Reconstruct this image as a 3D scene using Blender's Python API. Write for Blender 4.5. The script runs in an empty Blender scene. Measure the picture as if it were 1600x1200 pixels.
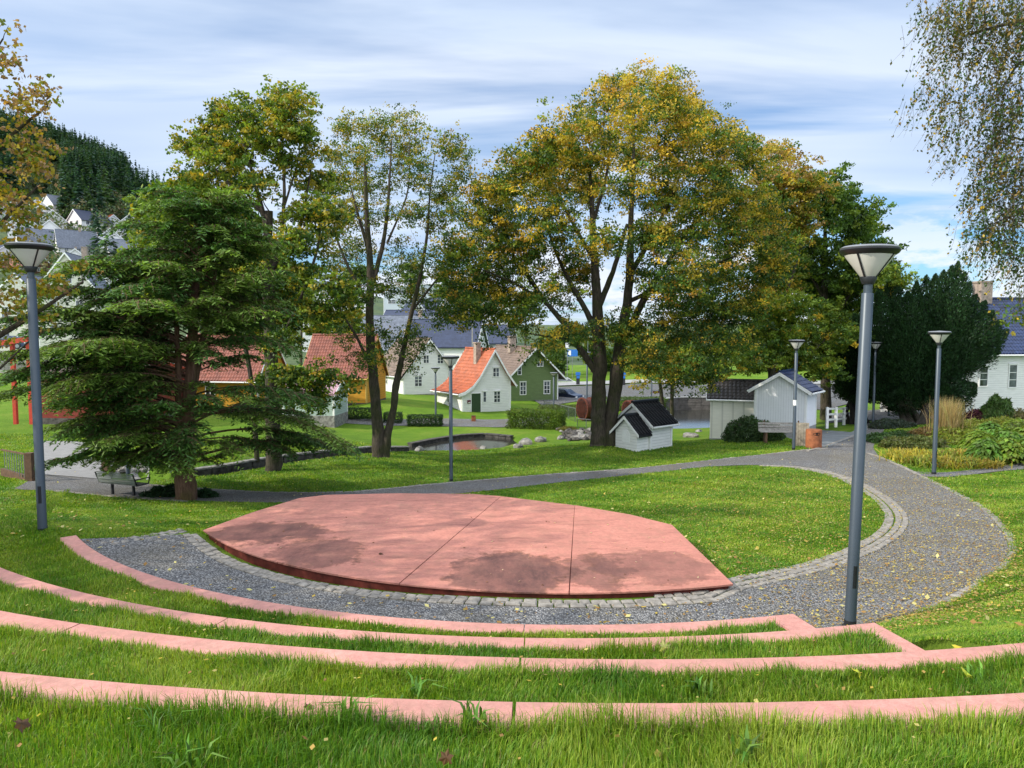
import bpy, math, random
import numpy as np
rng = np.random.default_rng(7); random.seed(7)
R = math.radians
SC = bpy.context.scene
COL = SC.collection

# ------------------------------------------------------------------ camera
F = 1164.0; TH = R(4.1)
cam = bpy.data.cameras.new('camera'); camo = bpy.data.objects.new('camera', cam); COL.objects.link(camo)
cam.sensor_width = 36; cam.lens = F/1600*36; cam.clip_start = .05; cam.clip_end = 6000
camo.location = (0, 0, 0); camo.rotation_euler = (R(90)-TH, 0, 0)
SC.camera = camo
def ray(px, py):
    a = (px-800)/F; b = (600-py)/F
    return np.array([a, math.cos(TH)+b*math.sin(TH), -math.sin(TH)+b*math.cos(TH)])
def atz(px, py, z):
    r = ray(px, py); return r*(z/r[2])
def atd(px, py, d):
    r = ray(px, py); return r*(d/r[1])

# ------------------------------------------------------------------ scene helpers
def tag(o, label=None, cat=None, group=None, kind=None):
    if label: o['label'] = label
    if cat: o['category'] = cat
    if group: o['group'] = group
    if kind: o['kind'] = kind
    return o
def empty(name, label, cat, loc=(0, 0, 0), rz=0, group=None):
    o = bpy.data.objects.new(name, None); COL.objects.link(o)
    o.location = [float(v) for v in loc]; o.rotation_euler = (0, 0, rz); o.empty_display_size = .2
    return tag(o, label, cat, group)
def link(name, me, mat, parent=None):
    o = bpy.data.objects.new(name, me); COL.objects.link(o)
    if mat is not None and not me.materials: me.materials.append(mat)
    if parent is not None: o.parent = parent
    return o
def npmesh(name, V, Fc, mat, parent=None, col=None, smooth=False):
    """V (n,3); Fc (m,k) all the same k; col per vertex"""
    V = np.asarray(V, dtype=np.float32); Fc = np.asarray(Fc, dtype=np.int32)
    me = bpy.data.meshes.new(name)
    me.vertices.add(len(V)); me.vertices.foreach_set('co', V.ravel())
    k = Fc.shape[1]
    me.loops.add(Fc.size); me.loops.foreach_set('vertex_index', Fc.ravel())
    me.polygons.add(len(Fc)); me.polygons.foreach_set('loop_start', np.arange(0, Fc.size, k, dtype=np.int32))
    if smooth: me.polygons.foreach_set('use_smooth', np.ones(len(Fc), dtype=bool))
    me.update(calc_edges=True)
    if col is not None:
        a = me.attributes.new('col', 'FLOAT_COLOR', 'POINT')
        c = np.ones((len(V), 4), dtype=np.float32); c[:, :3] = col
        a.data.foreach_set('color', c.ravel())
    return link(name, me, mat, parent)
class MB:
    def __init__(s): s.v = []; s.f = []
    def add(s, V, Fc):
        n = len(s.v); s.v += [tuple(map(float, p)) for p in V]; s.f += [tuple(i+n for i in f) for f in Fc]; return s
    def box(s, x0, x1, y0, y1, z0, z1):
        return s.add([(x0,y0,z0),(x1,y0,z0),(x1,y1,z0),(x0,y1,z0),(x0,y0,z1),(x1,y0,z1),(x1,y1,z1),(x0,y1,z1)],
                     [(0,3,2,1),(4,5,6,7),(0,1,5,4),(1,2,6,5),(2,3,7,6),(3,0,4,7)])
    def prism(s, P, y0, y1):      # polygon in xz (counter-clockwise seen from -y), extruded in y
        n = len(P)
        V = [(x, y0, z) for x, z in P]+[(x, y1, z) for x, z in P]
        return s.add(V, [tuple(range(n)), tuple(range(2*n-1, n-1, -1))]+[(i, i+n, (i+1) % n+n, (i+1) % n) for i in range(n)])
    def plate(s, P, z0, z1):      # polygon in xy
        n = len(P); V = [(x, y, z0) for x, y in P]+[(x, y, z1) for x, y in P]
        return s.add(V, [tuple(range(n-1, -1, -1)), tuple(range(n, 2*n))]+[(i, (i+1) % n, (i+1) % n+n, i+n) for i in range(n)])
    def lathe(s, prof, n=20, c=(0, 0, 0), a0=0, a1=2*math.pi):
        full = abs(a1-a0-2*math.pi) < 1e-6; m = n if full else n+1
        V = []; Fc = []
        for i in range(m):
            a = a0+(a1-a0)*i/n
            for r, z in prof: V.append((c[0]+r*math.cos(a), c[1]+r*math.sin(a), c[2]+z))
        k = len(prof)
        for i in range(n):
            j = (i+1) % m
            for q in range(k-1): Fc.append((i*k+q, j*k+q, j*k+q+1, i*k+q+1))
        return s.add(V, Fc)
    def tube(s, P, rad, n=6, cap=True):
        P = np.asarray(P, float); k = len(P)
        rad = np.full(k, rad) if np.isscalar(rad) else np.asarray(rad, float)
        T = np.gradient(P, axis=0); T /= np.linalg.norm(T, axis=1)[:, None]+1e-9
        ref = np.array([0, 0, 1.]) if abs(T[0][2]) < .9 else np.array([1., 0, 0])
        V = []
        for i in range(k):
            a = np.cross(T[i], ref); a /= np.linalg.norm(a)+1e-9; b = np.cross(T[i], a)
            ref = np.cross(a, T[i]); 
            for q in range(n):
                t = 2*math.pi*q/n; V.append(P[i]+rad[i]*(math.cos(t)*a+math.sin(t)*b))
        Fc = [(i*n+q, i*n+(q+1) % n, (i+1)*n+(q+1) % n, (i+1)*n+q) for i in range(k-1) for q in range(n)]
        if cap: Fc += [tuple(range(n-1, -1, -1)), tuple(range((k-1)*n, k*n))]
        return s.add(V, Fc)
    def bar(s, a, b, w, h=None):   # rectangular bar from a to b
        a = np.array(a, float); b = np.array(b, float); t = b-a; t /= np.linalg.norm(t)
        ref = np.array([0, 0, 1.]) if abs(t[2]) < .95 else np.array([0, 1., 0])
        u = np.cross(t, ref); u /= np.linalg.norm(u); v = np.cross(u, t); h = h or w
        V = [p+u*w/2*i+v*h/2*j for p in (a, b) for i, j in ((-1,-1),(1,-1),(1,1),(-1,1))]
        return s.add(V, [(0,1,2,3),(7,6,5,4),(0,4,5,1),(1,5,6,2),(2,6,7,3),(3,7,4,0)])
    def build(s, name, mat, parent=None, smooth=False, bevel=0):
        me = bpy.data.meshes.new(name); me.from_pydata(s.v, [], s.f); me.update()
        import bmesh
        bm = bmesh.new(); bm.from_mesh(me); bmesh.ops.recalc_face_normals(bm, faces=bm.faces)
        if bevel: bmesh.ops.bevel(bm, geom=list(bm.edges), offset=bevel, segments=2, affect='EDGES')
        bm.to_mesh(me); bm.free()
        if smooth:
            me.polygons.foreach_set('use_smooth', np.ones(len(me.polygons), dtype=bool))
        o = link(name, me, mat, parent)
        if smooth:
            try: me.set_sharp_from_angle(angle=R(40))
            except Exception: pass
        return o

# ------------------------------------------------------------------ materials
def newmat(name):
    m = bpy.data.materials.new(name); m.use_nodes = True; nt = m.node_tree; nt.nodes.clear()
    return m, nt
class NT:
    def __init__(s, nt): s.nt = nt
    def n(s, t, **k):
        nd = s.nt.nodes.new(t)
        for a, v in k.items(): setattr(nd, a, v)
        return nd
    def l(s, a, b): s.nt.links.new(a, b)
    def co(s, which='Object'): return s.n('ShaderNodeTexCoord').outputs[which]
    def mp(s, v, scale=(1, 1, 1), loc=(0, 0, 0), rot=(0, 0, 0)):
        m = s.n('ShaderNodeMapping'); m.inputs['Scale'].default_value = scale; m.inputs['Location'].default_value = loc; m.inputs['Rotation'].default_value = rot
        s.l(v, m.inputs['Vector']); return m.outputs[0]
    def noise(s, v, sc, det=4, rough=.55, dist=0):
        m = s.n('ShaderNodeTexNoise'); m.inputs['Scale'].default_value = sc; m.inputs['Detail'].default_value = det
        m.inputs['Roughness'].default_value = rough; m.inputs['Distortion'].default_value = dist
        s.l(v, m.inputs['Vector']); return m.outputs['Fac']
    def vor(s, v, sc, out='Distance', feat='F1'):
        m = s.n('ShaderNodeTexVoronoi'); m.feature = feat; m.inputs['Scale'].default_value = sc
        s.l(v, m.inputs['Vector']); return m.outputs[out]
    def ramp(s, f, stops, interp='LINEAR'):
        m = s.n('ShaderNodeValToRGB'); e = m.color_ramp; e.interpolation = interp
        while len(e.elements) < len(stops): e.elements.new(.5)
        for el, (p, c) in zip(e.elements, stops):
            el.position = p; el.color = (c, c, c, 1) if np.isscalar(c) else (*c, 1)
        s.l(f, m.inputs[0]); return m.outputs[0]
    def mix(s, f, a, b, mode='MIX'):
        m = s.n('ShaderNodeMix'); m.data_type = 'RGBA'; m.blend_type = mode
        for sock, v in ((m.inputs[0], f), (m.inputs[6], a), (m.inputs[7], b)):
            if isinstance(v, bpy.types.NodeSocket): s.l(v, sock)
            elif np.isscalar(v): sock.default_value = v
            else: sock.default_value = (*v, 1)
        return m.outputs[2]
    def math(s, op, a, b=0, c=0):
        m = s.n('ShaderNodeMath', operation=op)
        for i, v in enumerate((a, b, c)):
            if isinstance(v, bpy.types.NodeSocket): s.l(v, m.inputs[i])
            else: m.inputs[i].default_value = v
        return m.outputs[0]
    def bump(s, h, strength=.5, dist=.02):
        m = s.n('ShaderNodeBump'); m.inputs['Strength'].default_value = strength; m.inputs['Distance'].default_value = dist
        s.l(h, m.inputs['Height']); return m.outputs[0]
    def bsdf(s, col, rough=.8, nrm=None, metal=0, spec=.3, **kw):
        b = s.n('ShaderNodeBsdfPrincipled')
        for sock, v in (('Base Color', col), ('Roughness', rough), ('Metallic', metal)):
            if isinstance(v, bpy.types.NodeSocket): s.l(v, b.inputs[sock])
            elif np.isscalar(v): b.inputs[sock].default_value = v
            else: b.inputs[sock].default_value = (*v, 1)
        b.inputs['Specular IOR Level'].default_value = spec
        for k, v in kw.items(): b.inputs[k].default_value = v
        if nrm is not None: s.l(nrm, b.inputs['Normal'])
        return b.outputs[0]
    def out(s, sh):
        o = s.n('ShaderNodeOutputMaterial'); s.l(sh, o.inputs[0])
def simple(name, c, rough=.6, metal=0, var=.12, sc=8, bump=.15, spec=.3):
    m, nt = newmat(name); t = NT(nt); o = t.co()
    n = t.noise(o, sc, 5)
    dark = tuple(v*(1-var*1.6) for v in c); lite = tuple(min(1, v*(1+var)) for v in c)
    col = t.ramp(n, [(.25, dark), (.75, lite)])
    t.out(t.bsdf(col, rough, t.bump(t.noise(o, sc*6, 3), bump, .01), metal, spec)); return m
def leafmat(name, trans=.35, tcol=(1.15, 1.2, .55), rough=.5):
    m, nt = newmat(name); t = NT(nt)
    a = t.n('ShaderNodeAttribute', attribute_name='col').outputs['Color']
    d = t.bsdf(a, rough, spec=.25)
    tr = t.n('ShaderNodeBsdfTranslucent'); t.l(t.mix(1.0, a, tcol, 'MULTIPLY'), tr.inputs[0])
    mx = t.n('ShaderNodeMixShader'); mx.inputs[0].default_value = trans
    t.l(d, mx.inputs[1]); t.l(tr.outputs[0], mx.inputs[2]); t.out(mx.outputs[0]); return m
LEAF = leafmat('leaf', .34, (1.7, 1.6, .6)); NEEDLE = leafmat('needle', .3, (1.4, 1.5, .6)); BLADE = leafmat('grass_blade', .4, (1.3, 1.3, .5), .45)
def bark(name, c1, c2):
    m, nt = newmat(name); t = NT(nt); o = t.mp(t.co(), (1, 1, .22))
    n = t.noise(o, 14, 6, .7); n2 = t.noise(t.co(), 1.6, 3)
    col = t.mix(t.ramp(n2, [(.45, 0), (.62, 1)]), t.ramp(n, [(.3, c1), (.7, c2)]), t.ramp(n, [(.3, (c1[0]*.8, c1[1]*1.1, c1[2]*.7)), (.7, (c2[0]*.7, c2[1]*.85, c2[2]*.5))]))
    t.out(t.bsdf(col, .9, t.bump(n, 1, .05))); return m
BARK = bark('bark', (.022, .018, .014), (.10, .08, .06)); BARKR = bark('red_bark', (.07, .035, .022), (.22, .125, .085)); BARKD = bark('dark_bark', (.012, .01, .008), (.045, .035, .028)); BARKG = bark('grey_bark', (.06, .055, .045), (.24, .21, .17))
def groundmat():
    m, nt = newmat('lawn'); t = NT(nt); o = t.co()
    a = t.noise(o, .35, 5, .6); b = t.noise(o, 2.5, 4, .6); c = t.noise(o, 40, 4, .7)
    base = t.ramp(a, [(.3, (.10, .20, .014)), (.5, (.155, .27, .02)), (.7, (.26, .32, .045))])
    col = t.mix(t.ramp(b, [(.35, 0.), (.75, .55)]), base, (.09, .17, .014))
    col = t.mix(t.ramp(c, [(.35, 0.), (.7, .7)]), col, (.045, .10, .01))
    yl = t.vor(o, 5.5); col = t.mix(t.ramp(yl, [(.05, .75), (.09, 0.)]), col, (.38, .30, .05))
    t.out(t.bsdf(col, .85, t.bump(t.noise(o, 60, 3, .7), 1, .05), spec=.1)); return m
LAWN = groundmat()
def gravelmat(name='gravel', c0=(.11, .11, .112), c1=(.31, .308, .305), litter=True):
    m, nt = newmat(name); t = NT(nt); o = t.co()
    v = t.vor(o, 34, 'Color'); g = t.n('ShaderNodeSeparateColor'); t.l(v, g.inputs[0])
    col = t.ramp(g.outputs[0], [(0, c0), (.55, c1), (.86, tuple(min(.5, x*1.5) for x in c1)), (1, (.36, .36, .35))])
    d = t.vor(o, 34)
    col = t.mix(t.ramp(d, [(.25, 0.), (.62, .75)]), col, (.045, .046, .05))
    big = t.noise(o, .7, 5, .6)
    col = t.mix(t.ramp(big, [(.4, 0.), (.75, .5)]), col, (.12, .10, .06))
    if litter:
        sx = t.n('ShaderNodeSeparateXYZ'); t.l(o, sx.inputs[0])
        den = t.math('ADD', t.math('MULTIPLY', t.math('SUBTRACT', sx.outputs[0], 2.5), .07), t.math('MULTIPLY', big, .55))
        lf = t.vor(t.mp(o, (1, 1, 1), (3, 5, 0)), 22)
        mk = t.math('MULTIPLY', t.ramp(lf, [(.16, 1.), (.30, 0.)]), t.ramp(den, [(.22, 0.), (.6, .9)]))
        col = t.mix(mk, col, (.40, .30, .085))
    t.out(t.bsdf(col, .9, t.bump(t.math('SUBTRACT', 1, d), 1, .03), spec=.15)); return m
GRAVEL = gravelmat(); ASPH = gravelmat('fine_gravel', (.15, .15, .15), (.28, .275, .27), False)
def pinkmat(name, c, stains=()):
    m, nt = newmat(name); t = NT(nt); o = t.co()
    a = t.noise(o, 1.1, 6, .65); b = t.noise(o, 14, 5, .7)
    col = t.ramp(a, [(.3, tuple(v*.78 for v in c)), (.55, c), (.75, (c[0]*1.1, c[1]*1.25, c[2]*1.2))])
    col = t.mix(t.ramp(b, [(.3, .6), (.6, 0.)]), col, tuple(v*.58 for v in c))
    col = t.mix(t.ramp(t.noise(o, 3.3, 7, .75), [(.38, .5), (.52, 0.), (.66, 0.), (.8, .3)]), col, (c[0]*.62, c[1]*.75, c[2]*.7))
    col = t.mix(t.ramp(t.noise(o, 90, 2, .8), [(.4, .25), (.6, 0.)]), col, (c[0]*.5, c[1]*.4, c[2]*.4))
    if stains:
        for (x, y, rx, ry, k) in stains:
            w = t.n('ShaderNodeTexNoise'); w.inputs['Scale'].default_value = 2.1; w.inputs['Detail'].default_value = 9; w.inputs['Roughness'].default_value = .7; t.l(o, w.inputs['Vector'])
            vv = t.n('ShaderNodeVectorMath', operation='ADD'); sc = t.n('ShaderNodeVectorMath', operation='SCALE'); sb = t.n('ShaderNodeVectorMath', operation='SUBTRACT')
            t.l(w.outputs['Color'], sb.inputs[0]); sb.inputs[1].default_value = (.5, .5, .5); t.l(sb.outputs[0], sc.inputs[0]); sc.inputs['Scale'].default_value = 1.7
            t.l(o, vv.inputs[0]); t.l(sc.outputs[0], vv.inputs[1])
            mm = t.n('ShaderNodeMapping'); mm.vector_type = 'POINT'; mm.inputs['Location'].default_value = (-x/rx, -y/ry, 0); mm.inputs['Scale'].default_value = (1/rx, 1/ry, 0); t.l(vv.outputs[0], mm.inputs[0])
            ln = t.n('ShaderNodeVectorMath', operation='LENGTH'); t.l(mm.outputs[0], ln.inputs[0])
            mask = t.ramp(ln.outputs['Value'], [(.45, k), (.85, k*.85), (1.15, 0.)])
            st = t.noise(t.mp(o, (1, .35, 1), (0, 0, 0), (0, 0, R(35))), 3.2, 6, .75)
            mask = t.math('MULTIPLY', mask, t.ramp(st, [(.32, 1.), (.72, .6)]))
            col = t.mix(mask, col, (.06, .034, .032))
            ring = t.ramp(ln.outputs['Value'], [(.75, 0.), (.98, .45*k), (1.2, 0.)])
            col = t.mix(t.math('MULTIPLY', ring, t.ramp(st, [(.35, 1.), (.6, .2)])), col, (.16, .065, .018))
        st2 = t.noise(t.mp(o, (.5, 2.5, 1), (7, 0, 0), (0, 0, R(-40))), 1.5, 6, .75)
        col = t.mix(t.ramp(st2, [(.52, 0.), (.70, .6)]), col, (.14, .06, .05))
    t.out(t.bsdf(col, .8, t.bump(b, .4, .01), spec=.2)); return m
PINK = pinkmat('pink_concrete', (.56, .275, .23))
_p = lambda px, py, z=-3.86: atz(px, py, z)
st = []
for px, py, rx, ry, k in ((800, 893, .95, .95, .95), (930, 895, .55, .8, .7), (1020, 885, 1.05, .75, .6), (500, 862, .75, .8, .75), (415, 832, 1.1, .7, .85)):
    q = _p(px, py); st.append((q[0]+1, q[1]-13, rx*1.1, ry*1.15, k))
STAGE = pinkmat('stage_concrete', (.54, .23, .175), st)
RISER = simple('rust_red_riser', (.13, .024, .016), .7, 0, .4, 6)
COBBLE = simple('granite_sett', (.25, .23, .20), .85, 0, .35, 9, .6)
STONE = simple('field_stone', (.24, .23, .21), .9, 0, .45, 5, .8); DSTONE = simple('dark_wall_stone', (.085, .078, .07), .9, 0, .5, 4, .8)
POLE = simple('blue_grey_paint', (.048, .066, .084), .42, .2, .06, 3, .02, .5)
HEAD = simple('charcoal_metal', (.022, .024, .028), .4, .3, .1, 5, .02, .5)
RIM = simple('pale_lamp_cap', (.22, .23, .245), .5, .2, .1, 5, .05)
GLASSW = simple('frosted_diffuser', (.50, .49, .45), .35, 0, .05, 6, .02, .5)
WOOD = simple('weathered_wood', (.33, .31, .28), .8, 0, .3, 12, .4); BROWNW = simple('brown_wood', (.13, .075, .045), .8, 0, .3, 8, .4)
STEEL = simple('grey_steel', (.30, .31, .32), .4, .7, .1, 6, .05); DKMET = simple('dark_metal', (.05, .05, .055), .5, .5, .15, 6, .05)
CORTEN = simple('rusty_steel', (.30, .105, .045), .75, .1, .35, 5, .3)
RUST = simple('rusted_iron', (.10, .034, .024), .75, .2, .4, 3, .4)
WHITE = simple('white_trim', (.78, .78, .76), .55, 0, .05, 5, .05)
CONC = simple('grey_concrete', (.30, .30, .29), .9, 0, .2, 3, .4)
PAVE = simple('slate_paving', (.17, .185, .19), .8, 0, .25, 2, .3)
def paneglass():
    m, nt = newmat('window_glass'); t = NT(nt); n = t.noise(t.co(), 1.5, 2)
    t.out(t.bsdf(t.ramp(n, [(.4, (.02, .025, .03)), (.65, (.12, .14, .16))]), .08, spec=.8)); return m
PANE = paneglass()
def clad(name, c, pitch=.15, vert=False, dirt=.22, line=.4):
    m, nt = newmat(name); t = NT(nt); o = t.co()
    sx = t.n('ShaderNodeSeparateXYZ'); t.l(o, sx.inputs[0])
    src = t.math('ADD', sx.outputs[0], sx.outputs[1]) if vert else sx.outputs[2]
    fr = t.math('FRACT', t.math('DIVIDE', src, pitch))
    n = t.noise(t.mp(o, (1, 1, 4)), 1.7, 5, .65)
    col = t.ramp(n, [(.3, tuple(v*(1-dirt) for v in c)), (.7, c)])
    col = t.mix(t.ramp(fr, [(0, line), (.10, line), (.2, 0.)]), col, tuple(v*.25 for v in c))
    t.out(t.bsdf(col, .6, t.bump(fr, .6, .03), spec=.25)); return m
CW = clad('white_weatherboard', (.86, .85, .83), dirt=.14); CW2 = clad('cream_panel', (.92, .88, .78), .62, True, .1, .3); CWV = clad('white_vertical_board', (.82, .83, .85), .14, True, .06, .3)
CG = clad('green_weatherboard', (.16, .225, .09)); CY = clad('yellow_weatherboard', (.60, .30, .035), .2); CR = clad('red_weatherboard', (.25, .045, .035), .17)
CM = clad('mint_weatherboard', (.46, .56, .51)); CP = simple('dusty_pink_sheet', (.36, .22, .26), .8); CC = clad('cream_weatherboard', (.78, .75, .66)); CB = clad('brown_weatherboard', (.12, .06, .04)); CYL = clad('pale_yellow_weatherboard', (.72, .60, .32))
def tile(name, c, rough=.5, pitch=0):
    m, nt = newmat(name); t = NT(nt); o = t.co()
    n = t.noise(o, 2.2, 5, .7); v = t.vor(t.mp(o, (4, 3, 1)), 1.0, 'Color'); g = t.n('ShaderNodeSeparateColor'); t.l(v, g.inputs[0])
    col = t.mix(t.ramp(n, [(.35, .5), (.65, 0.)]), t.ramp(g.outputs[0], [(0, tuple(x*.72 for x in c)), (1, tuple(min(1, x*1.2) for x in c))]), tuple(x*.5 for x in c))
    nrm = None
    if pitch:
        sx = t.n('ShaderNodeSeparateXYZ'); t.l(o, sx.inputs[0]); fr = t.math('FRACT', t.math('DIVIDE', sx.outputs[2], pitch))
        fy = t.math('FRACT', t.math('DIVIDE', sx.outputs[1], pitch*1.4))
        col = t.mix(t.math('MAXIMUM', t.ramp(fr, [(0, .5), (.2, 0.)]), t.ramp(fy, [(0, .4), (.15, 0.)])), col, tuple(x*.3 for x in c))
    t.out(t.bsdf(col, rough, t.bump(n, .2, .02), spec=.4)); return m
TO = tile('orange_clay_tile', (.38, .095, .034)); TR = tile('red_clay_tile', (.23, .07, .042)); TB = tile('brown_weathered_tile', (.17, .12, .09)); TK = tile('black_tile', (.022, .022, .026), .35)
TN = tile('navy_glazed_tile', (.022, .038, .10), .25); TG = tile('grey_slate', (.13, .15, .19), .5, .3); TDB = tile('dark_blue_slate', (.03, .042, .085), .45, .35)
def watermat():
    m, nt = newmat('water'); t = NT(nt); n = t.noise(t.mp(t.co(), (1, 1, 1)), 2.5, 3)
    t.out(t.bsdf((.03, .03, .024), .10, t.bump(n, .25, .02), spec=.5)); return m
WATER = watermat()
def flat(name, c, rough=.6): return simple(name, c, rough, 0, .08, 4, .1)

def deckmat():
    m, nt = newmat('deck_planks'); t = NT(nt); o = t.co(); sx = t.n('ShaderNodeSeparateXYZ'); t.l(t.mp(o, (1, 1, 1), (0, 0, 0), (0, 0, R(20))), sx.inputs[0])
    fr = t.math('FRACT', t.math('DIVIDE', sx.outputs[1], .16)); n = t.noise(t.mp(o, (1, 6, 1)), 2, 5, .7)
    col = t.mix(t.ramp(fr, [(0, .8), (.12, .8), (.16, 0.)]), t.ramp(n, [(.3, (.17, .165, .16)), (.7, (.31, .305, .295))]), (.05, .05, .045)); t.out(t.bsdf(col, .8, t.bump(fr, .3, .02))); return m
DECK = deckmat()

# ------------------------------------------------------------------ terrain
def P(px, py, z): q = atz(px, py, z); return (q[0], q[1], z)
FL = -3.95
CP_ = [(4.66, 9.7, FL), (0, 9, FL), (-3, 10, FL), (-5.5, 12.5, FL), (0, 10.7, FL), (2, 9.2, FL), (-6.3, 14.6, -3.99), (3.4, 11.3, -3.97), (0, 6, -4.0), (-3, 6, -3.9),
       (-8.2, 12.7, -3.5), (-11, 11.5, -3.3), (-9.5, 14.5, -3.9), (-14, 14, -3.6), (-8, 18.5, -4.75), (-13, 19, -4.7), (0, 17.5, -4.75), (5, 17, -4.5), (0, 22, -5.35),
       (14.8, 25.9, -5.05), (10, 27.6, -5.1), P(1423, 815, -4.4), P(1370, 975, -3.93), P(1470, 940, -3.96), P(1550, 895, -4.02), P(1578, 860, -4.15), P(1560, 820, -4.35), P(1500, 775, -4.72), P(1440, 745, -5.02),
       P(1600, 900, -3.75), P(1600, 800, -4.3), P(1700, 800, -4.0), P(1600, 740, -4.95), P(1600, 735, -4.98), (4.1, 6.9, -2.9), (5.9, 8.6, -3.4), (4.7, 6.7, -2.8), (3.95, 7.3, -3.15), P(1400, 970, -3.8), (7, 7, -2.7), (9, 9, -3.2),
       P(1500, 722, -5.0), P(1600, 715, -4.85), P(1550, 650, -5.6), P(1700, 680, -5.0), P(1440, 700, -5.25), (-13, 25.5, -5.75),
       P(290, 780, -5.65), P(190, 779, -5.7), P(200, 745, -6.1), P(100, 755, -6.0), P(0, 770, -5.7), P(500, 772, -5.85), P(400, 780, -5.75), P(600, 770, -5.9), P(705, 752, -6.03), P(850, 745, -5.85), P(1000, 735, -5.75), P(1130, 720, -5.5), P(1243, 703, -5.45), P(1270, 699, -5.5), P(1380, 665, -5.65), P(1430, 662, -5.65),
       P(940, 698, -5.95), P(1000, 710, -6.1), P(1060, 705, -6.0), P(1200, 692, -5.65), P(1150, 688, -6.45), P(1090, 690, -6.6), P(1080, 674, -7.3), P(1150, 676, -7.0), P(820, 712, -6.5), P(640, 722, -6.4),
       P(595, 716, -6.46), P(428, 743, -6.0), P(350, 695, -6.55), P(500, 683, -6.75), P(600, 664, -7.25), P(750, 667, -7.3), P(860, 674, -7.3), P(740, 650, -7.4), P(800, 645, -7.45), P(740, 707, -7.3), P(660, 708, -7.0),
       P(575, 633, -6.2), P(520, 640, -6.6), P(405, 637, -6.3), P(640, 622, -6.45), P(600, 612, -6.5), P(700, 640, -7.0), P(840, 634, -7.35), P(900, 640, -7.4), P(900, 600, -7.2), P(1000, 620, -7.3), P(1200, 603, -7.0), P(1300, 640, -6.4), P(1200, 588, -6.9), P(1400, 640, -6.3), P(1500, 640, -6.4),
       P(100, 665, -6.4), P(0, 650, -6.4), P(250, 640, -6.4), P(350, 620, -6.2), (-60, 60, -6.5), (60, 60, -6.2), (-80, 120, -7), (0, 130, -7), (80, 130, -7), (40, 30, -4.8), (-35, 25, -5.7), (40, 10, -3.4), (-30, 8, -3.4), (20, 12, -3.6), (-20, -5, -2), (20, -5, -2), (0, -5, -2.5)]
CPA = np.array([[float(a) for a in p] for p in CP_])
def tps_fit(C, lam=.02):
    X = C[:, :2]; d = np.linalg.norm(X[:, None]-X[None], axis=2); K = np.where(d > 0, d*d*np.log(d+1e-9), 0)
    n = len(X); A = np.zeros((n+3, n+3)); A[:n, :n] = K+lam*np.eye(n); A[:n, n] = 1; A[:n, n+1:] = X; A[n:, :n] = A[:n, n:].T
    return np.linalg.solve(A, np.r_[C[:, 2], 0, 0, 0])
TW = tps_fit(CPA)
def terr0(x, y):
    x = np.atleast_1d(np.asarray(x, float)); y = np.atleast_1d(np.asarray(y, float)); out = np.empty(x.size)
    xf, yf = x.ravel(), y.ravel()
    for i in range(0, x.size, 20000):
        a, b = xf[i:i+20000], yf[i:i+20000]
        d2 = (a[:, None]-CPA[None, :, 0])**2+(b[:, None]-CPA[None, :, 1])**2
        out[i:i+20000] = (np.where(d2 > 0, .5*d2*np.log(d2+1e-12), 0)@TW[:-3])+TW[-3]+TW[-2]*a+TW[-1]*b
    far = np.clip((np.maximum(yf-105, np.abs(xf)-60))/25, 0, 1); far = far*far*(3-2*far)
    out = np.clip(out, -8.2, -1.2)
    return (out*(1-far)+(-7.0)*far).reshape(x.shape)
def pip(x, y, poly):
    ins = np.zeros(x.shape, bool); n = len(poly)
    for i in range(n):
        x0, y0 = poly[i]; x1, y1 = poly[(i+1) % n]
        c = (y0 > y) != (y1 > y)
        with np.errstate(divide='ignore', invalid='ignore'): ins ^= c & (x < (x1-x0)*(y-y0)/(y1-y0+1e-12)+x0)
    return ins
def polydist(x, y, pl, closed=False):
    d = np.full(x.shape, 1e9); m = len(pl)
    for i in range(m if closed else m-1):
        a = np.array(pl[i]); b = np.array(pl[(i+1) % m]); ab = b-a
        t = np.clip(((x-a[0])*ab[0]+(y-a[1])*ab[1])/(ab@ab+1e-12), 0, 1)
        d = np.minimum(d, np.hypot(x-a[0]-t*ab[0], y-a[1]-t*ab[1]))
    return d
PZ = -7.5
POND = [tuple(atz(a, b, PZ)[:2]) for a, b in ((628, 706), (680, 706), (730, 705), (780, 700), (808, 693), (800, 686), (760, 682), (720, 684), (680, 690), (640, 698))]
PZ2 = -7.7
POND2 = [tuple(atz(a, b, PZ2)[:2]) for a, b in ((1050, 672), (1090, 672), (1130, 671), (1175, 668), (1190, 655), (1180, 643), (1130, 640), (1060, 640), (1020, 645), (1020, 660))]
def hit(px, py, f=None, lift=0.):       # ray meets the terrain
    r = ray(px, py); f = f or terr0
    t = np.linspace(2, 260, 2600); X = r[None]*t[:, None]; z = f(X[:, 0], X[:, 1])+lift
    k = np.argmax(X[:, 2] < z)
    lo, hi = t[max(k-1, 0)], t[k]
    for _ in range(18):
        m = (lo+hi)/2; q = r*m
        if q[2] < float(f(q[0], q[1])[0])+lift: hi = m
        else: lo = m
    return r*hi
STREAM = [tuple(hit(a, b)[:2]) for a, b in ((652, 703), (600, 703), (545, 707), (480, 714), (430, 721), (380, 730), (330, 738), (285, 742), (245, 744), (190, 736))]
C1, R1 = (.76, 19.0), 10.48; C2, R2 = (.61, 19.76), 12.66; C3, R3 = (1.02, 22.26), 16.6; C4, R4 = (.79, 24.2), 20.08
Z1, Z2, Z3, Z4 = -3.44, -3.0, -2.56, -2.12
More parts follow.
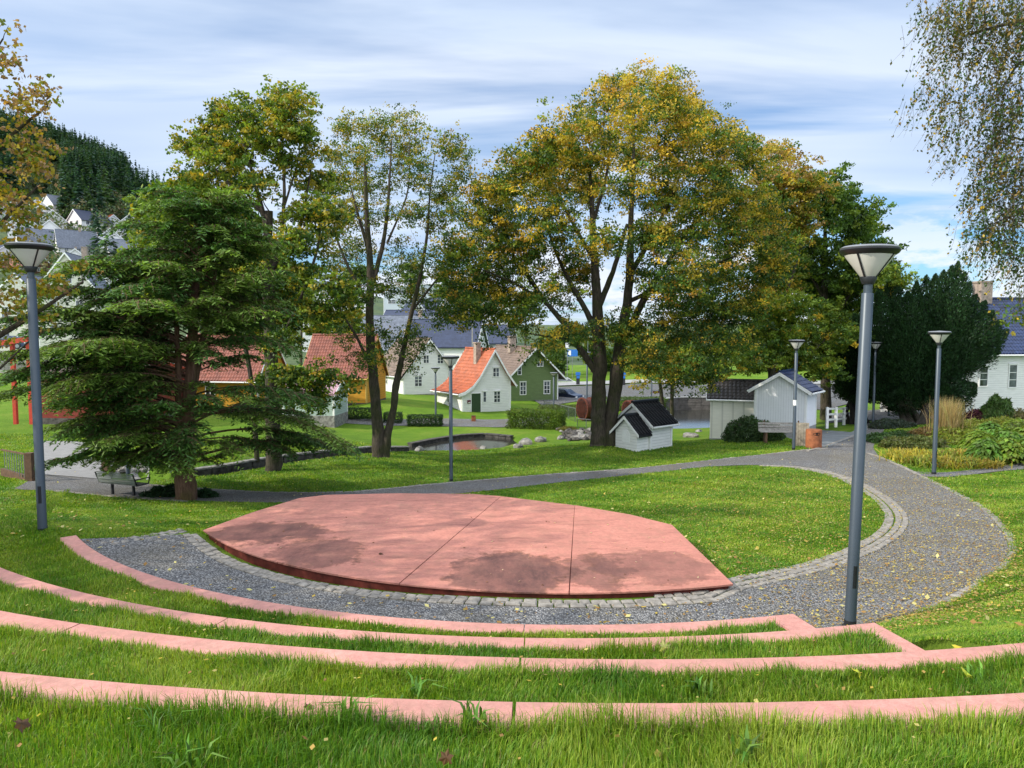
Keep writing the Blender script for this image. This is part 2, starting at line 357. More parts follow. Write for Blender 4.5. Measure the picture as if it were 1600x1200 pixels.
def terr(x, y):
    x = np.atleast_1d(np.asarray(x, float)); y = np.atleast_1d(np.asarray(y, float)); z = terr0(x, y)
    near = y < 15
    o1 = near & (np.hypot(x-C1[0], y-C1[1]) > R1+.12) & (x > -7.3) & (x < 3.55)
    z = np.where(o1, np.minimum(z, -4.15), z)
    o2 = near & (np.hypot(x-C2[0], y-C2[1]) > R2+.12) & (x < 3.9) & (x > -8.7); z = np.where(o2, np.minimum(z, -3.7), z)
    o3 = near & (np.hypot(x-C3[0], y-C3[1]) > R3+.12) & (x > -9.5); z = np.where(o3, np.minimum(z, -3.3), z)
    d = polydist(x, y, POND, True); ins = pip(x, y, POND)
    z = np.where(ins, np.minimum(z, PZ-.12-np.clip(d, 0, .8)), z); z = np.where(~ins & (d < 2.5), z+(np.minimum(z, PZ+.03+.12*d)-z)*np.clip(1-d/2.5, 0, 1), z)
    z = np.where(~ins & (d < 1.2), np.maximum(z, PZ+.04), z)
    d = polydist(x, y, POND2, True); ins = pip(x, y, POND2)
    z = np.where(ins, np.minimum(z, PZ2-.12-np.clip(d, 0, .8)), z); z = np.where(~ins & (d < 3) & (y < 61), z+(np.minimum(z, PZ2+.05+.15*d)-z)*np.clip(1-d/3, 0, 1), z)
    d = polydist(x, y, STREAM); z = z-np.clip((1.05-d)/.35, 0, 1)*.55
    return z
def hitT(px, py): return hit(px, py, terr)
def G(px, py):   # point on ground
    return hit(px, py)
def gz(x, y): return float(terr(x, y)[0])

def lines(segs):
    L = []
    for a, b, s in segs: L += list(np.arange(a, b, s))
    return np.array(L+[segs[-1][1]])
gx = lines([(-900, -200, 70), (-200, -60, 10), (-60, -28, 1.6), (-28, 28, .3), (28, 60, 1.6), (60, 200, 10), (200, 900, 70)])
gy = lines([(-30, 4, 4), (4, 58, .3), (58, 80, .6), (80, 140, 2), (140, 300, 16), (300, 1500, 150)])
X, Y = np.meshgrid(gx, gy); Zs = terr(X, Y)
V = np.stack([X.ravel(), Y.ravel(), Zs.ravel()], 1)
nx, ny = len(gx), len(gy); I = np.arange(nx*ny).reshape(ny, nx)
Q = np.stack([I[:-1, :-1].ravel(), I[:-1, 1:].ravel(), I[1:, 1:].ravel(), I[1:, :-1].ravel()], 1)
tag(npmesh('ground', V, Q, LAWN, smooth=True), kind='structure')

def resample(pl, n):
    pl = np.array(pl, float); s = np.r_[0, np.cumsum(np.linalg.norm(np.diff(pl, axis=0), axis=1))]
    # Catmull-like smoothing by dense cubic
    t = np.linspace(0, s[-1], n); out = np.stack([np.interp(t, s, pl[:, k]) for k in range(pl.shape[1])], 1)
    return out
def smoothpl(pl, it=2):
    pl = np.array(pl, float)
    for _ in range(it):
        q = np.empty((2*(len(pl)-1), pl.shape[1])); q[0::2] = .75*pl[:-1]+.25*pl[1:]; q[1::2] = .25*pl[:-1]+.75*pl[1:]
        pl = np.vstack([pl[:1], q, pl[-1:]])
    return pl
def strip(name, A, B, mat, n=120, m=10, lift=.012, zf=None, kind='structure'):
    A = resample(A, n)[:, :2]; B = resample(B, n)[:, :2]; u = np.linspace(0, 1, m)
    G_ = A[:, None]*(1-u[None, :, None])+B[:, None]*u[None, :, None]
    x, y = G_[..., 0], G_[..., 1]; z = (terr(x, y) if zf is None else zf(x, y))+lift
    V = np.stack([x.ravel(), y.ravel(), z.ravel()], 1); I = np.arange(n*m).reshape(n, m)
    Q = np.stack([I[:-1, :-1].ravel(), I[:-1, 1:].ravel(), I[1:, 1:].ravel(), I[1:, :-1].ravel()], 1)
    o = npmesh(name, V, Q, mat, smooth=True)
    return tag(o, kind=kind)
def arc(C, r, a0, a1, n=60): 
    a = np.radians(np.linspace(a0, a1, n)); return np.stack([C[0]+r*np.sin(a), C[1]-r*np.cos(a)], 1)
# gravel ring
CS = (.86, 19.23)
cob_px = [(1130, 727), (1180, 727), (1240, 729), (1290, 735), (1340, 750), (1385, 773), (1412, 795), (1423, 815), (1412, 836), (1384, 855), (1350, 871), (1300, 889), (1230, 907), (1170, 921)]
COBO = smoothpl([G(*p)[:2] for p in cob_px], 2)      # outer line of the sett band (gravel side), from far to near
farc = arc(CS, 8.87, 14, -54.5, 50)
COBO = np.vstack([COBO, farc])
out_px = [(1300, 700), (1345, 706), (1390, 722), (1440, 745), (1500, 775), (1540, 800), (1567, 830), (1578, 860), (1567, 880), (1530, 910), (1470, 940), (1400, 968), (1365, 978)]
OUTE = smoothpl([G(*p)[:2] for p in out_px], 2)
outarc = arc(C1, R1-.0, 17, -52, 50)
GOUT = np.vstack([OUTE, outarc])
# correspond by hand: two strips
iR = len(COBO)-50
strip('gravel_path', COBO[:iR+8][::1], np.vstack([OUTE, outarc[:5]]), GRAVEL, 160, 14, .012)
strip('gravel_floor', COBO[iR+7:], outarc[4:], GRAVEL, 120, 10, .012)
# lawn terraces
def zc(v): return lambda x, y: np.full(x.shape, v)
W = .32
tag(strip('grass_terrace', arc(C1, R1+W-.02, -52, 13.2), arc(C2, R2+.02, -50, 12.7), LAWN, 160, 8, 0, zc(Z1-.015)))
tag(strip('grass_terrace', arc(C2, R2+W-.02, -48, 13.0), arc(C3, R3+.02, -40, 10.5), LAWN, 160, 8, 0, zc(Z2-.015)))
tag(strip('grass_terrace', arc(C3, R3+W-.02, -50, 11.0), arc(C4, R4+.02, -42, 15), LAWN, 160, 8, 0, zc(Z3-.015)))
tag(strip('grass_terrace', arc(C4, R4+W-.02, -42, 32), [(-14, -6), (12, -6)], LAWN, 100, 20, 0, lambda x, y: Z4-.015+.1*np.clip(3.2-y, 0, 2)))
# paths
def pxstrip(name, a, b, mat, lift=.012, n=120, m=8, sm=2):
    return strip(name, smoothpl([G(*p)[:2] for p in a], sm), smoothpl([G(*p)[:2] for p in b], sm), mat, n, m, lift)
UP = [(60, 742), (150, 745), (230, 757), (330, 765), (430, 770), (540, 770), (620, 762), (700, 754), (850, 742), (1000, 731), (1130, 717), (1200, 710), (1250, 704), (1300, 700)]
LO = [(20, 765), (90, 768), (180, 776), (290, 783), (430, 786), (530, 784), (640, 777), (745, 769), (850, 757), (1000, 741), (1080, 732), (1130, 728), (1215, 727), (1290, 735)]
pxstrip('gravel_walkway', UP, LO, ASPH, .016, 260, 6)
pxstrip('gravel_walkway', [(1290, 700), (1320, 685), (1345, 670), (1352, 662)], [(1372, 712), (1362, 698), (1376, 682), (1388, 662)], ASPH, .02, 40, 8)
pxstrip('garden_path', [(1425, 737), (1470, 740), (1530, 734), (1580, 726), (1660, 716)], [(1432, 744), (1470, 747), (1530, 741), (1580, 735), (1660, 726)], ASPH, .024, 60, 5)
pxstrip('slate_terrace', [(1200, 672), (1260, 672), (1330, 676), (1352, 664)], [(1262, 701), (1290, 700), (1322, 688), (1356, 672)], PAVE, .028, 40, 8, 0)
pxstrip('garden_path', [(500, 652), (560, 655), (640, 656), (730, 655), (800, 655), (860, 650)], [(500, 660), (560, 663), (640, 665), (730, 667), (800, 669), (860, 662)], ASPH, .03, 80, 5)
pxstrip('bridge_path', [(60, 690), (130, 690), (200, 705), (240, 725)], [(60, 742), (110, 745), (160, 750), (215, 752)], DECK, .035, 40, 8)
# sett edging built from single stones in one band
def setts(name, line, rows, size, label, mat=COBBLE, h=.035, side=1, gap=.012, zf=None, width=None, dz=0):
    pl = np.array(line)[:, :2]; s = np.r_[0, np.cumsum(np.linalg.norm(np.diff(pl, axis=0), axis=1))]
    mb = MB(); w = width or size*.6
    for r in range(rows):
        t = random.random()*size
        while t < s[-1]-size:
            L = size*random.uniform(.8, 1.15)
            q = np.array([[np.interp(tt, s, pl[:, k]) for k in (0, 1)] for tt in (t+gap, t+L-gap)])
            d = q[1]-q[0]; d /= np.linalg.norm(d)+1e-9; nrm = np.array([-d[1], d[0]])*side
            o0 = r*w+gap/2+random.uniform(-.006, .006); o1 = (r+1)*w-gap/2+random.uniform(-.006, .006)
            c = [q[0]+nrm*o0, q[1]+nrm*o0, q[1]+nrm*o1, q[0]+nrm*o1]
            zz = (zf(*c[0]) if zf else gz(*c[0]))+h+dz+random.uniform(-.008, .008)
            ins = .012; m = sum(c)/4
            top = [m+(p-m)*(1-ins*2/max(.05, np.linalg.norm(p-m))) for p in c]
            n0 = len(mb.v)
            mb.v += [(p[0], p[1], zz-.09) for p in c]+[(p[0], p[1], zz-.012) for p in c]+[(p[0], p[1], zz+random.uniform(-.003, .003)) for p in top]
            for k in range(4):
                j = (k+1) % 4; mb.f += [(n0+k, n0+j, n0+4+j, n0+4+k), (n0+4+k, n0+4+j, n0+8+j, n0+8+k)]
            mb.f.append((n0+8, n0+9, n0+10, n0+11)); t += L
    o = mb.build(name, mat); return tag(o, kind='structure')
near = np.array([[p[0], p[1]] for p in COBO])
setts('sett_edging', near[6:], 2, .21, '', side=-1, width=.14)
_o = resample(near[int(iR*.18):iR+5], 160); _t = np.gradient(_o, axis=0); _t /= np.linalg.norm(_t, axis=1)[:, None]
setts('sett_edging', _o+np.stack([_t[:, 1], -_t[:, 0]], 1)*.31, 1, .16, '', side=-1, width=.2, dz=-.008)
setts('kerb_stones', OUTE[6:], 1, .3, '', side=1, width=.16)
setts('kerb_stones', smoothpl([G(*p)[:2] for p in UP], 2)[10:], 1, .35, '', side=-1, width=.16)
pl_ = resample([G(305, 829)[:2], G(240, 842)[:2], G(190, 850)[:2], G(160, 857)[:2]], 30)
setts('kerb_stones', pl_, 2, .26, '', side=-1, width=.15)
setts('kerb_stones', smoothpl([G(*p)[:2] for p in ((80, 768), (180, 777), (290, 785))], 1), 1, .35, '', side=1, width=.14)
setts('kerb_stones', [G(1264, 706)[:2], G(1340, 680)[:2]], 1, .4, '', width=.14)

# ------------------------------------------------------------------ stage of red concrete panels
def stage():
    z = -3.86
    t = empty('stage', 'red concrete stage of stained wedge panels in front of the curved seating', 'stage', (-1, 13, FL)); off = np.array(t.location)
    back = [atz(a, b, z)[:2] for a, b in ((318, 828), (395, 800), (468, 778), (510, 773), (620, 770.5), (740, 772), (790, 776), (897, 789), (985, 804), (1050, 820), (1145, 912))]
    def bk(px):   # point on the back line over pixel x
        xs = [318, 395, 468, 510, 620, 740, 790, 897, 985, 1050]; i = np.searchsorted(xs, px)-1; i = max(0, min(i, len(xs)-2)); u = (px-xs[i])/(xs[i+1]-xs[i]); return back[i]*(1-u)+back[i+1]*u
    def bsub(p0, p1):
        xs = [318, 395, 468, 510, 620, 740, 790, 897, 985, 1050]; return [bk(p0)]+[back[i] for i, v in enumerate(xs) if p0 < v < p1]+[bk(p1)]
    def fang(px, py): q = atz(px, py, z); return math.degrees(math.atan2(q[0]-CS[0], CS[1]-q[1]))
    a = [-53.5, fang(440, 876), fang(628, 909), fang(889, 926), fang(1145, 912)]
    bx = [318, 672, 783, 898, 1050]
    for i in range(4):
        fr = [p for p in arc(CS, 8.5, a[i] if i else fang(318, 828), a[i+1], 16)]
        bk_ = bsub(bx[i], bx[i+1])
        poly = fr+[p for p in bk_[::-1]]
        if i == 0: poly = fr+[p for p in bk_[::-1][:-1]]
        c = sum(poly)/len(poly); poly = [p+(c-p)/np.linalg.norm(c-p)*.012 for p in poly]
        mb = MB(); mb.plate([(p[0]-off[0], p[1]-off[1]) for p in poly], z-.022-off[2], z-off[2]+[.0, .006, .0, .004][i])
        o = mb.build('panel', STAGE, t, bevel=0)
    # the shaded base below the panels, set back
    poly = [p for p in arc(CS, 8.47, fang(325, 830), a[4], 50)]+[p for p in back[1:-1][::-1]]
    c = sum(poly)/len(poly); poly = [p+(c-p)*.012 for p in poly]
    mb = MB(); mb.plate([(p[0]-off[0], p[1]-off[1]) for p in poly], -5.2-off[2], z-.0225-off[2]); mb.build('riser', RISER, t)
    return t
stage_o = stage()
# stains are given in world space: move the texture by keeping coordinates of the empty
for n in STAGE.node_tree.nodes:
    pass

# ------------------------------------------------------------------ curved seats
def seat(label, C, Rr, z, cuts, ret=None, left_return=False):
    t = empty('seating_step', label, 'stone bench', (C[0], C[1]-Rr, z-.45), group=None)
    ox, oy, oz = t.location
    for a0, a1 in zip(cuts[:-1], cuts[1:]):
        n = max(6, int((a1-a0)/1.2)); g = .03
        A = arc(C, Rr, a0+g, a1-g, n); B = arc(C, Rr+W, a0+g, a1-g, n); mb = MB()
        e = .012
        rings = []
        for k in range(n):
            d = (B[k]-A[k])/W
            pr = [(A[k], z-.62), (A[k], z-e), (A[k]+d*e, z), (B[k]-d*e, z), (B[k], z-e), (B[k], z-.4)]
            rings.append([(p[0]-ox, p[1]-oy, q-oz) for p, q in pr])
        V = [v for r in rings for v in r]; m = 6
        Fc = [(i*m+j, (i+1)*m+j, (i+1)*m+(j+1) % m, i*m+(j+1) % m) for i in range(n-1) for j in range(m)]
        Fc += [tuple(range(m)), tuple(range((n-1)*m, n*m))[::-1]]
        mb.add(V, Fc); mb.build('slab', PINK, t)
    if ret:
        a, ln = ret; r = math.radians(a); d = np.array([math.sin(r), -math.cos(r)]); p = np.array([C[0], C[1]])+d*(Rr-.0); u = np.array([d[1], -d[0]])*-1
        u = np.array([math.cos(r), math.sin(r)])
        P4 = [p+u*.006, p+u*.36, p+u*.36+d*ln, p+u*.006+d*ln]
        mb = MB(); mb.plate([(q[0]-ox, q[1]-oy) for q in P4], z-.62-oz, z+.001-oz); mb.build('end_slab', PINK, t, bevel=.012)
    return t
def ang(C, px, py, z): q = atz(px, py, z); return math.degrees(math.atan2(q[0]-C[0], C[1]-q[1]))
seat('lowest pink concrete seating arc, the one beside the gravel floor', C1, R1, Z1, [ang(C1, 120, 836, Z1), ang(C1, 497, 952, Z1), ang(C1, 820, 971, Z1), ang(C1, 1240, 962, Z1)-1.7], (ang(C1, 1240, 962, Z1)-1.75, 1.45))
seat('second pink concrete seating arc up from the gravel, ending at the right lamp post', C2, R2, Z2, [-66, ang(C2, 357, 965, Z2), ang(C2, 820, 995, Z2), ang(C2, 1375, 978, Z2)-1.5], (ang(C2, 1375, 978, Z2)-1.55, 1.15))
seat('third pink concrete seating arc up from the gravel, between two grass strips', C3, R3, Z3, [-50, ang(C3, 130, 972, Z3), ang(C3, 813, 1029, Z3), 11.0], (10.95, 1.2))
seat('nearest and topmost pink concrete seating arc, right behind the foreground grass', C4, R4, Z4, [-42, -28, ang(C4, 804, 1094, Z4), 16, 32])

# ------------------------------------------------------------------ vegetation helpers
def leaves(name, C, T, S, L, Wd, col, mat, parent):
    """rhombic leaves: centres, long axes, side axes"""
    n = len(C); T = T/(np.linalg.norm(T, axis=1)[:, None]+1e-9)
    S = S-(S*T).sum(1)[:, None]*T; S /= np.linalg.norm(S, axis=1)[:, None]+1e-9
    L = np.broadcast_to(np.asarray(L, float), (n,))[:, None]; Wd = np.broadcast_to(np.asarray(Wd, float), (n,))[:, None]
    V = np.stack([C-T*L/2, C+S*Wd/2, C+T*L/2, C-S*Wd/2], 1).reshape(-1, 3)
    Q = np.arange(4*n).reshape(n, 4)
    return npmesh(name, V, Q, mat, parent, np.repeat(col, 4, axis=0))
def randu(n): v = rng.normal(size=(n, 3)); return v/np.linalg.norm(v, axis=1)[:, None]
def pal(n, base, amp=.25): 
    c = np.array(base)[None]*(1+rng.normal(0, amp, (n, 1)))*(1+rng.normal(0, .08, (n, 3))); return np.clip(c, .004, .9)
def tree(name, label, base, limbs, blobs, d, nclump, nleaf, size, cols, bark=BARK, group=None, thick=1.0, droop=0., tip=.012, sigma=.55, cat='tree', sides=7, flatten=.7, leafasp=.62, maxdepth=None):
    """limbs: lists of (px,py,radius[,ddepth]); blobs: (px,py,rpx[,ddepth[,colour index or None]]); cols: list of (colour, weight, zbias)"""
    root = empty(name, label, cat, base, group=group); o = np.array(base, float)
    mb = MB(); nodes = []; 
    for L in limbs:
        pts = np.array([atd(q[0], q[1], d+(q[3] if len(q) > 3 else 0)) for q in L]); rad = np.array([q[2] for q in L])
        n = max(4, len(L)*4); s = np.linspace(0, 1, len(L)); u = np.linspace(0, 1, n)
        pp = np.stack([np.interp(u, s, pts[:, k]) for k in range(3)], 1); rr = np.interp(u, s, rad)
        ker = np.array([.25, .5, .25]); 
        for _ in range(3): pp[1:-1] = .25*pp[:-2]+.5*pp[1:-1]+.25*pp[2:]
        j = rng.normal(0, 1, pp.shape)*rr[:, None]*.06; j[0] = 0; pp = pp+j
        mb.tube(pp-o, rr*(1+rng.normal(0, .025, n)), 10 if rr[0] > .15 else sides)
        for p, r_ in zip(pp[1:], rr[1:]): nodes.append((p, r_))
    NP = [n_[0] for n_ in nodes]; NR = [n_[1] for n_ in nodes]; depth0 = len(NP)
    area = np.array([b[2]**2 for b in blobs], float); pr = area/area.sum(); K = []
    width = (max(b[0]+b[2] for b in blobs)-min(b[0]-b[2] for b in blobs))*d/F
    md = maxdepth if maxdepth is not None else width*.32
    bo = [ (b[3] if len(b) > 3 and b[3] is not None else rng.uniform(-md, md)*thick) for b in blobs]
    for i in rng.choice(len(blobs), nclump, p=pr):
        b = blobs[i]; v = randu(1)[0]*(rng.random()**.4); r = b[2]*d/F
        K.append(atd(b[0]+v[0]*b[2], b[1]+v[2]*b[2], d+bo[i]+v[1]*r*1.2))
    K = np.array(K); c0 = NP[min(len(NP)-1, 3)]
    K = K[np.argsort(np.linalg.norm(K-c0, axis=1))]
    A = np.array(NP); Rn = np.array(NR)
    for p in K:
        dv = p-A; dist = np.linalg.norm(dv, axis=1); cost = dist*(1+.5*np.clip(-dv[:, 2]/(dist+.01)-.2, 0, 1))-Rn*2.5
        k = int(np.argmin(cost)); a = A[k]; L = dist[k]; r0 = min(Rn[k]*.6, tip*1.3+L*.011)
        m = 5; u = np.linspace(0, 1, m)[:, None]; pts = a*(1-u)+p*u
        pts += np.sin(u*math.pi)*np.array([0, 0, .1*L])+rng.normal(0, .035*L, (m, 3))*np.sin(u*math.pi)
        rr = r0*(1-u[:, 0])+tip*.6*u[:, 0]
        mb.tube(pts-o, rr, 5 if r0 > .03 else 4, False)
        A = np.vstack([A, pts[1:]]); Rn = np.r_[Rn, rr[1:]]
    mb.build('trunk', bark, root, smooth=True)
    # leaves: small sub-clumps about each clump point
    per = max(1, nleaf//nclump); nsub = 8; sig = sigma
    sub = np.repeat(K, nsub, 0)+rng.normal(0, sig, (len(K)*nsub, 3))*np.array([1, 1, flatten])
    nl = per//nsub+1; Ct = np.repeat(sub, nl, 0)+rng.normal(0, sig*.33, (len(sub)*nl, 3))*np.array([1, 1, .55])
    if droop > .5:
        dr = np.stack([rng.normal(-.25, .35, len(sub)), rng.normal(0, .3, len(sub)), -np.ones(len(sub))], 1); Ls = rng.uniform(.15, .5, len(sub)); mt = MB()
        for q_, d_, l_ in zip(sub, dr, Ls): mt.tube([q_-o, q_+d_*l_*.5+np.array([.02, 0, 0])-o, q_+d_*l_-o], [.0025, .002, .001], 3, False)
        mt.build('hanging_twigs', bark, root); tt_ = rng.random(len(sub)*nl)[:, None]
        Ct = np.repeat(sub, nl, 0)+np.repeat(dr*Ls[:, None], nl, 0)*tt_+rng.normal(0, .018, (len(sub)*nl, 3))
    n = len(Ct); Nn = randu(n)+np.array([0, 0, .75]); T = randu(n); T[:, 2] -= .3+droop
    S = np.cross(Nn, T)
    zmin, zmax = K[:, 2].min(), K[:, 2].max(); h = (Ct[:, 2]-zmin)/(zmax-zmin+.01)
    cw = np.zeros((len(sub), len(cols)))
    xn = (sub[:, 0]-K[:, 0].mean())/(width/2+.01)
    for q, (c, w, zb, *xb) in enumerate(cols): cw[:, q] = w*np.exp(zb*(np.repeat(np.clip((K[:, 2]-zmin)/(zmax-zmin+.01), 0, 1), nsub)-.5)*2+(xb[0] if xb else 0)*xn)  # zbias sets autumn tones high and dark greens low, painting lower crown shade
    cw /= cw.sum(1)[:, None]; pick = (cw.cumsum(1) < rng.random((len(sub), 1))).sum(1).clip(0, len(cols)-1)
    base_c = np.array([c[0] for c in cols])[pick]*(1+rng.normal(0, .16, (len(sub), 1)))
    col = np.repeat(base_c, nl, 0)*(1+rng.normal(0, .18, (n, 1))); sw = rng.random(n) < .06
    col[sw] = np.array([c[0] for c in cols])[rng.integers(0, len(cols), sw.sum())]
    col = np.clip(col, .003, .8)
    sz = size*rng.uniform(.7, 1.35, n)
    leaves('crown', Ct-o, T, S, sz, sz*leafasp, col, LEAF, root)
    return root
def bush(name, label, c, rad, n, size, col, cat='shrub', group=None, amp=.25, box=False, up=.2, asp=.5, mat=LEAF, shell=.75, col2=None, droop=0, wood=True):
    root = empty(name, label, cat, c, group=group); rad = np.array(rad, float)
    if box:
        P_ = rng.uniform(-1, 1, (n, 3)); k = rng.integers(0, 3, n); s_ = np.sign(rng.uniform(-1, 1, n)); m_ = rng.random(n) < .75
        P_[np.arange(n)[m_], k[m_]] = s_[m_]*rng.normal(1, .035, m_.sum()); P_[:, 2] = np.where(P_[:, 2] < -1, -1, P_[:, 2])
        nb = P_.copy(); P_ = P_*(1+.07*np.sin(P_[:, 0]*9*rad[0]/1.5+1)*np.cos(P_[:, 1]*5+P_[:, 2]*4)+rng.normal(0, .02, n))[:, None]
    else:
        v = randu(n); v[:, 2] = np.abs(v[:, 2])*1.0-.05; q = shell+(1-shell)*rng.random(n); lump = 1+.16*np.sin(v[:, 0]*7+c[0])*np.cos(v[:, 1]*6+v[:, 2]*5); P_ = v*(q*lump)[:, None]; nb = v
    Ct = P_*rad+np.array([0, 0, rad[2] if box else 0])
    T = randu(n)*.8+nb*.5+np.array([0, 0, up-droop]); S = np.cross(randu(n)+nb, T)
    cc = pal(n, col, amp)
    if col2 is not None:
        m_ = rng.random(n) < .5*(1+np.sin(Ct[:, 0]*2.3+Ct[:, 1]*1.7)); cc[m_] = pal(m_.sum(), col2, amp)
    sz = size*rng.uniform(.7, 1.3, n)
    leaves('foliage', Ct, T, S, sz, sz*asp, cc, mat, root)
    if wood:
        mb = MB()
        for _ in range(max(6, int(rad[0]*5))):
            a = rng.uniform(-.5, .5, 2)*rad[:2]; b = rng.uniform(-.85, .85, 2)*rad[:2]
            mb.tube([(a[0], a[1], -.15), ((a[0]+b[0])/2, (a[1]+b[1])/2, rad[2]*.5), (b[0], b[1], rad[2]*(1.7 if box else .75))], [.03, .02, .008], 4)
        mb.build('stems', BARK, root)
    return root

# ------------------------------------------------------------------ lamps
def make_lamp(H, label):
    t = empty('street_lamp', label, 'street lamp', group='park lamps with flared heads')
    r = .073
    MB().lathe([(0, -.35), (r+.004, -.35), (r+.004, .0), (r, .02), (r, H-.62), (r-.004, H-.615), (0, H-.615)], 20).build('pole', POLE, t, smooth=True)
    MB().lathe([(0, .0), (r+.03, .0), (r+.03, .012), (r+.006, .03), (r+.006, .1)], 20).build('base_collar', HEAD, t, smooth=True)
    MB().lathe([(r+.003, .55), (r+.003, .85)], 4, a0=R(-110), a1=R(-70)).build('access_door', HEAD, t)
    MB().lathe([(r*.74, H-.615), (r*.74, H-.5), (0, H-.5)], 18).build('collar', POLE, t, smooth=True)
    hd = MB().lathe([(0, H-.5), (.075, H-.5), (.105, H-.42), (.10, H-.405), (0, H-.405)], 20).build('lamp_head', HEAD, t, smooth=True)
    MB().lathe([(.095, H-.41), (.305, H-.13), (.305, H-.125), (0, H-.12)], 36).build('diffuser', GLASSW, hd, smooth=True)
    for k in range(4):
        a = math.pi/2*k+R(38); c, s = math.cos(a), math.sin(a)
        MB().bar((c*.10, s*.10, H-.41), (c*.315, s*.315, H-.12), .022, .012).build('rib', HEAD, hd)
    MB().lathe([(.30, H-.135), (.345, H-.105), (.365, H-.07), (.355, H-.058), (0, H-.03)], 40).build('rim', HEAD, hd, smooth=True)
    MB().lathe([(.0, H-.028), (.35, H-.056), (.36, H-.043), (.32, H-.02), (0, H)], 40).build('cap', RIM, hd, smooth=True)
    return t
def copytree(o, parent=None):
    c = o.copy(); COL.objects.link(c); c.parent = parent
    for ch in list(o.children): copytree(ch, c)
    return c
lamp0 = make_lamp(5.05, 'nearest grey lamp post, standing between the gravel and the end of the second seating arc')
LB = [((1328, 980), 9.7, 1.0, None),
      ((67, 839), 12.7, 1.0, 'tall grey lamp post on the left lawn above the end of the lowest seating arc'),
      ((1459, 742), 25.87, 1.0, 'lamp post where the garden path meets the gravel, in front of the flower bed'),
      ((1240, 703), 33.8, 1.0, 'lamp post with a sticker band beside the rusty litter bin'),
      ((705, 752), 29.5, 1.0, 'lamp post on the lawn edge behind the middle of the red stage'),
      ((681, 667), 57.5, .92, 'thin lamp post by the low hedge left of the orange roofed house'),
      ((865, 646), 68, .75, 'small lamp post in front of the green house'),
      ((200, 745), 31.5, 1.0, 'lamp post half hidden by the dark conifer near the wooden bridge'),
      ((1364, 664), 45, 1.0, 'shaded lamp post under the yew left of the path'),
      ((1388, 661), 52, .9, 'lamp post beside the white garage wall behind the yew'),
      ((917, 625), 70, .9, 'lamp post standing just left of the thick beech trunk'),
      ((1018, 618), 80, .85, 'lamp post by the car park behind the twin slim trunks')]
for i, ((px, py), d, s, lab) in enumerate(LB):
    q = atd(px, py, d); o = lamp0 if i == 0 else copytree(lamp0)
    g = gz(q[0], q[1]) 
    if i in (0,): q[2] = FL
    o.location = (q[0], q[1], g if i else FL); H_ = 1.0
    top = q[2]+5.05*s
    o.scale = (1, 1, (top-o.location[2])/5.05) if d < 40 else (1, 1, (top-o.location[2])/5.05)
    o.rotation_euler = (0, R(1.1) if i in (0,) else 0, R(17*i))
    if lab: o['label'] = lab
    if i == 3:
        MB().lathe([(.078, 2.05), (.078, 2.3), (.0755, 2.3)], 20).build('sticker_band', WHITE, o)

# ------------------------------------------------------------------ buildings
def roofsurf(name, prof, y0, y1, mat, parent, tiles=True, pw=.24, rh=.34, th=.06):
    """profile (x,z) from one eave over the ridge to the other; corrugated pantile surface"""
    V = []; Fc = []
    ap = int(np.argmax([p[1] for p in prof]))
    for side in (prof[:ap+1], prof[ap:][::-1]):
        pts = np.array(side, float)           # eave -> ridge
        s = np.r_[0, np.cumsum(np.linalg.norm(np.diff(pts, axis=0), axis=1))]
        nr = max(2, int(round(s[-1]/rh))); ncol = max(2, int(round((y1-y0)/pw))); sub = 4 if tiles else 1
        ys = np.linspace(y0, y1, ncol*sub+1)
        rows = []
        for r in range(nr):
            for e, lift in ((0, .045 if tiles else 0), (1, .0)):
                t = s[-1]*(r+e)/nr; rows.append((np.interp(t, s, pts[:, 0]), np.interp(t, s, pts[:, 1]), lift))
        n0 = len(V); m = len(ys)
        for (x, z, lf) in rows:
            for k, y in enumerate(ys):
                w = .028*math.sin(2*math.pi*(k % sub)/sub) if tiles else 0
                V.append((x, y, z+lf+w+th))
        for a in range(len(rows)-1):
            for k in range(m-1): Fc.append((n0+a*m+k, n0+a*m+k+1, n0+(a+1)*m+k+1, n0+(a+1)*m+k))
    mb = MB(); mb.v = V; mb.f = Fc
    # underside and solid body
    n = len(prof); b = [(x, z) for x, z in prof]; body = b+[(x, z-th*1.5) for x, z in b[::-1]]
    mb2 = MB(); mb2.prism(body, y0+.01, y1-.01)
    mb.add(mb2.v, mb2.f)
    if tiles or True:
        mb.tube([(prof[ap][0], y0, prof[ap][1]+th+.03), (prof[ap][0], y1, prof[ap][1]+th+.03)], .09 if tiles else .05, 8)
    return mb.build(name, mat, parent)
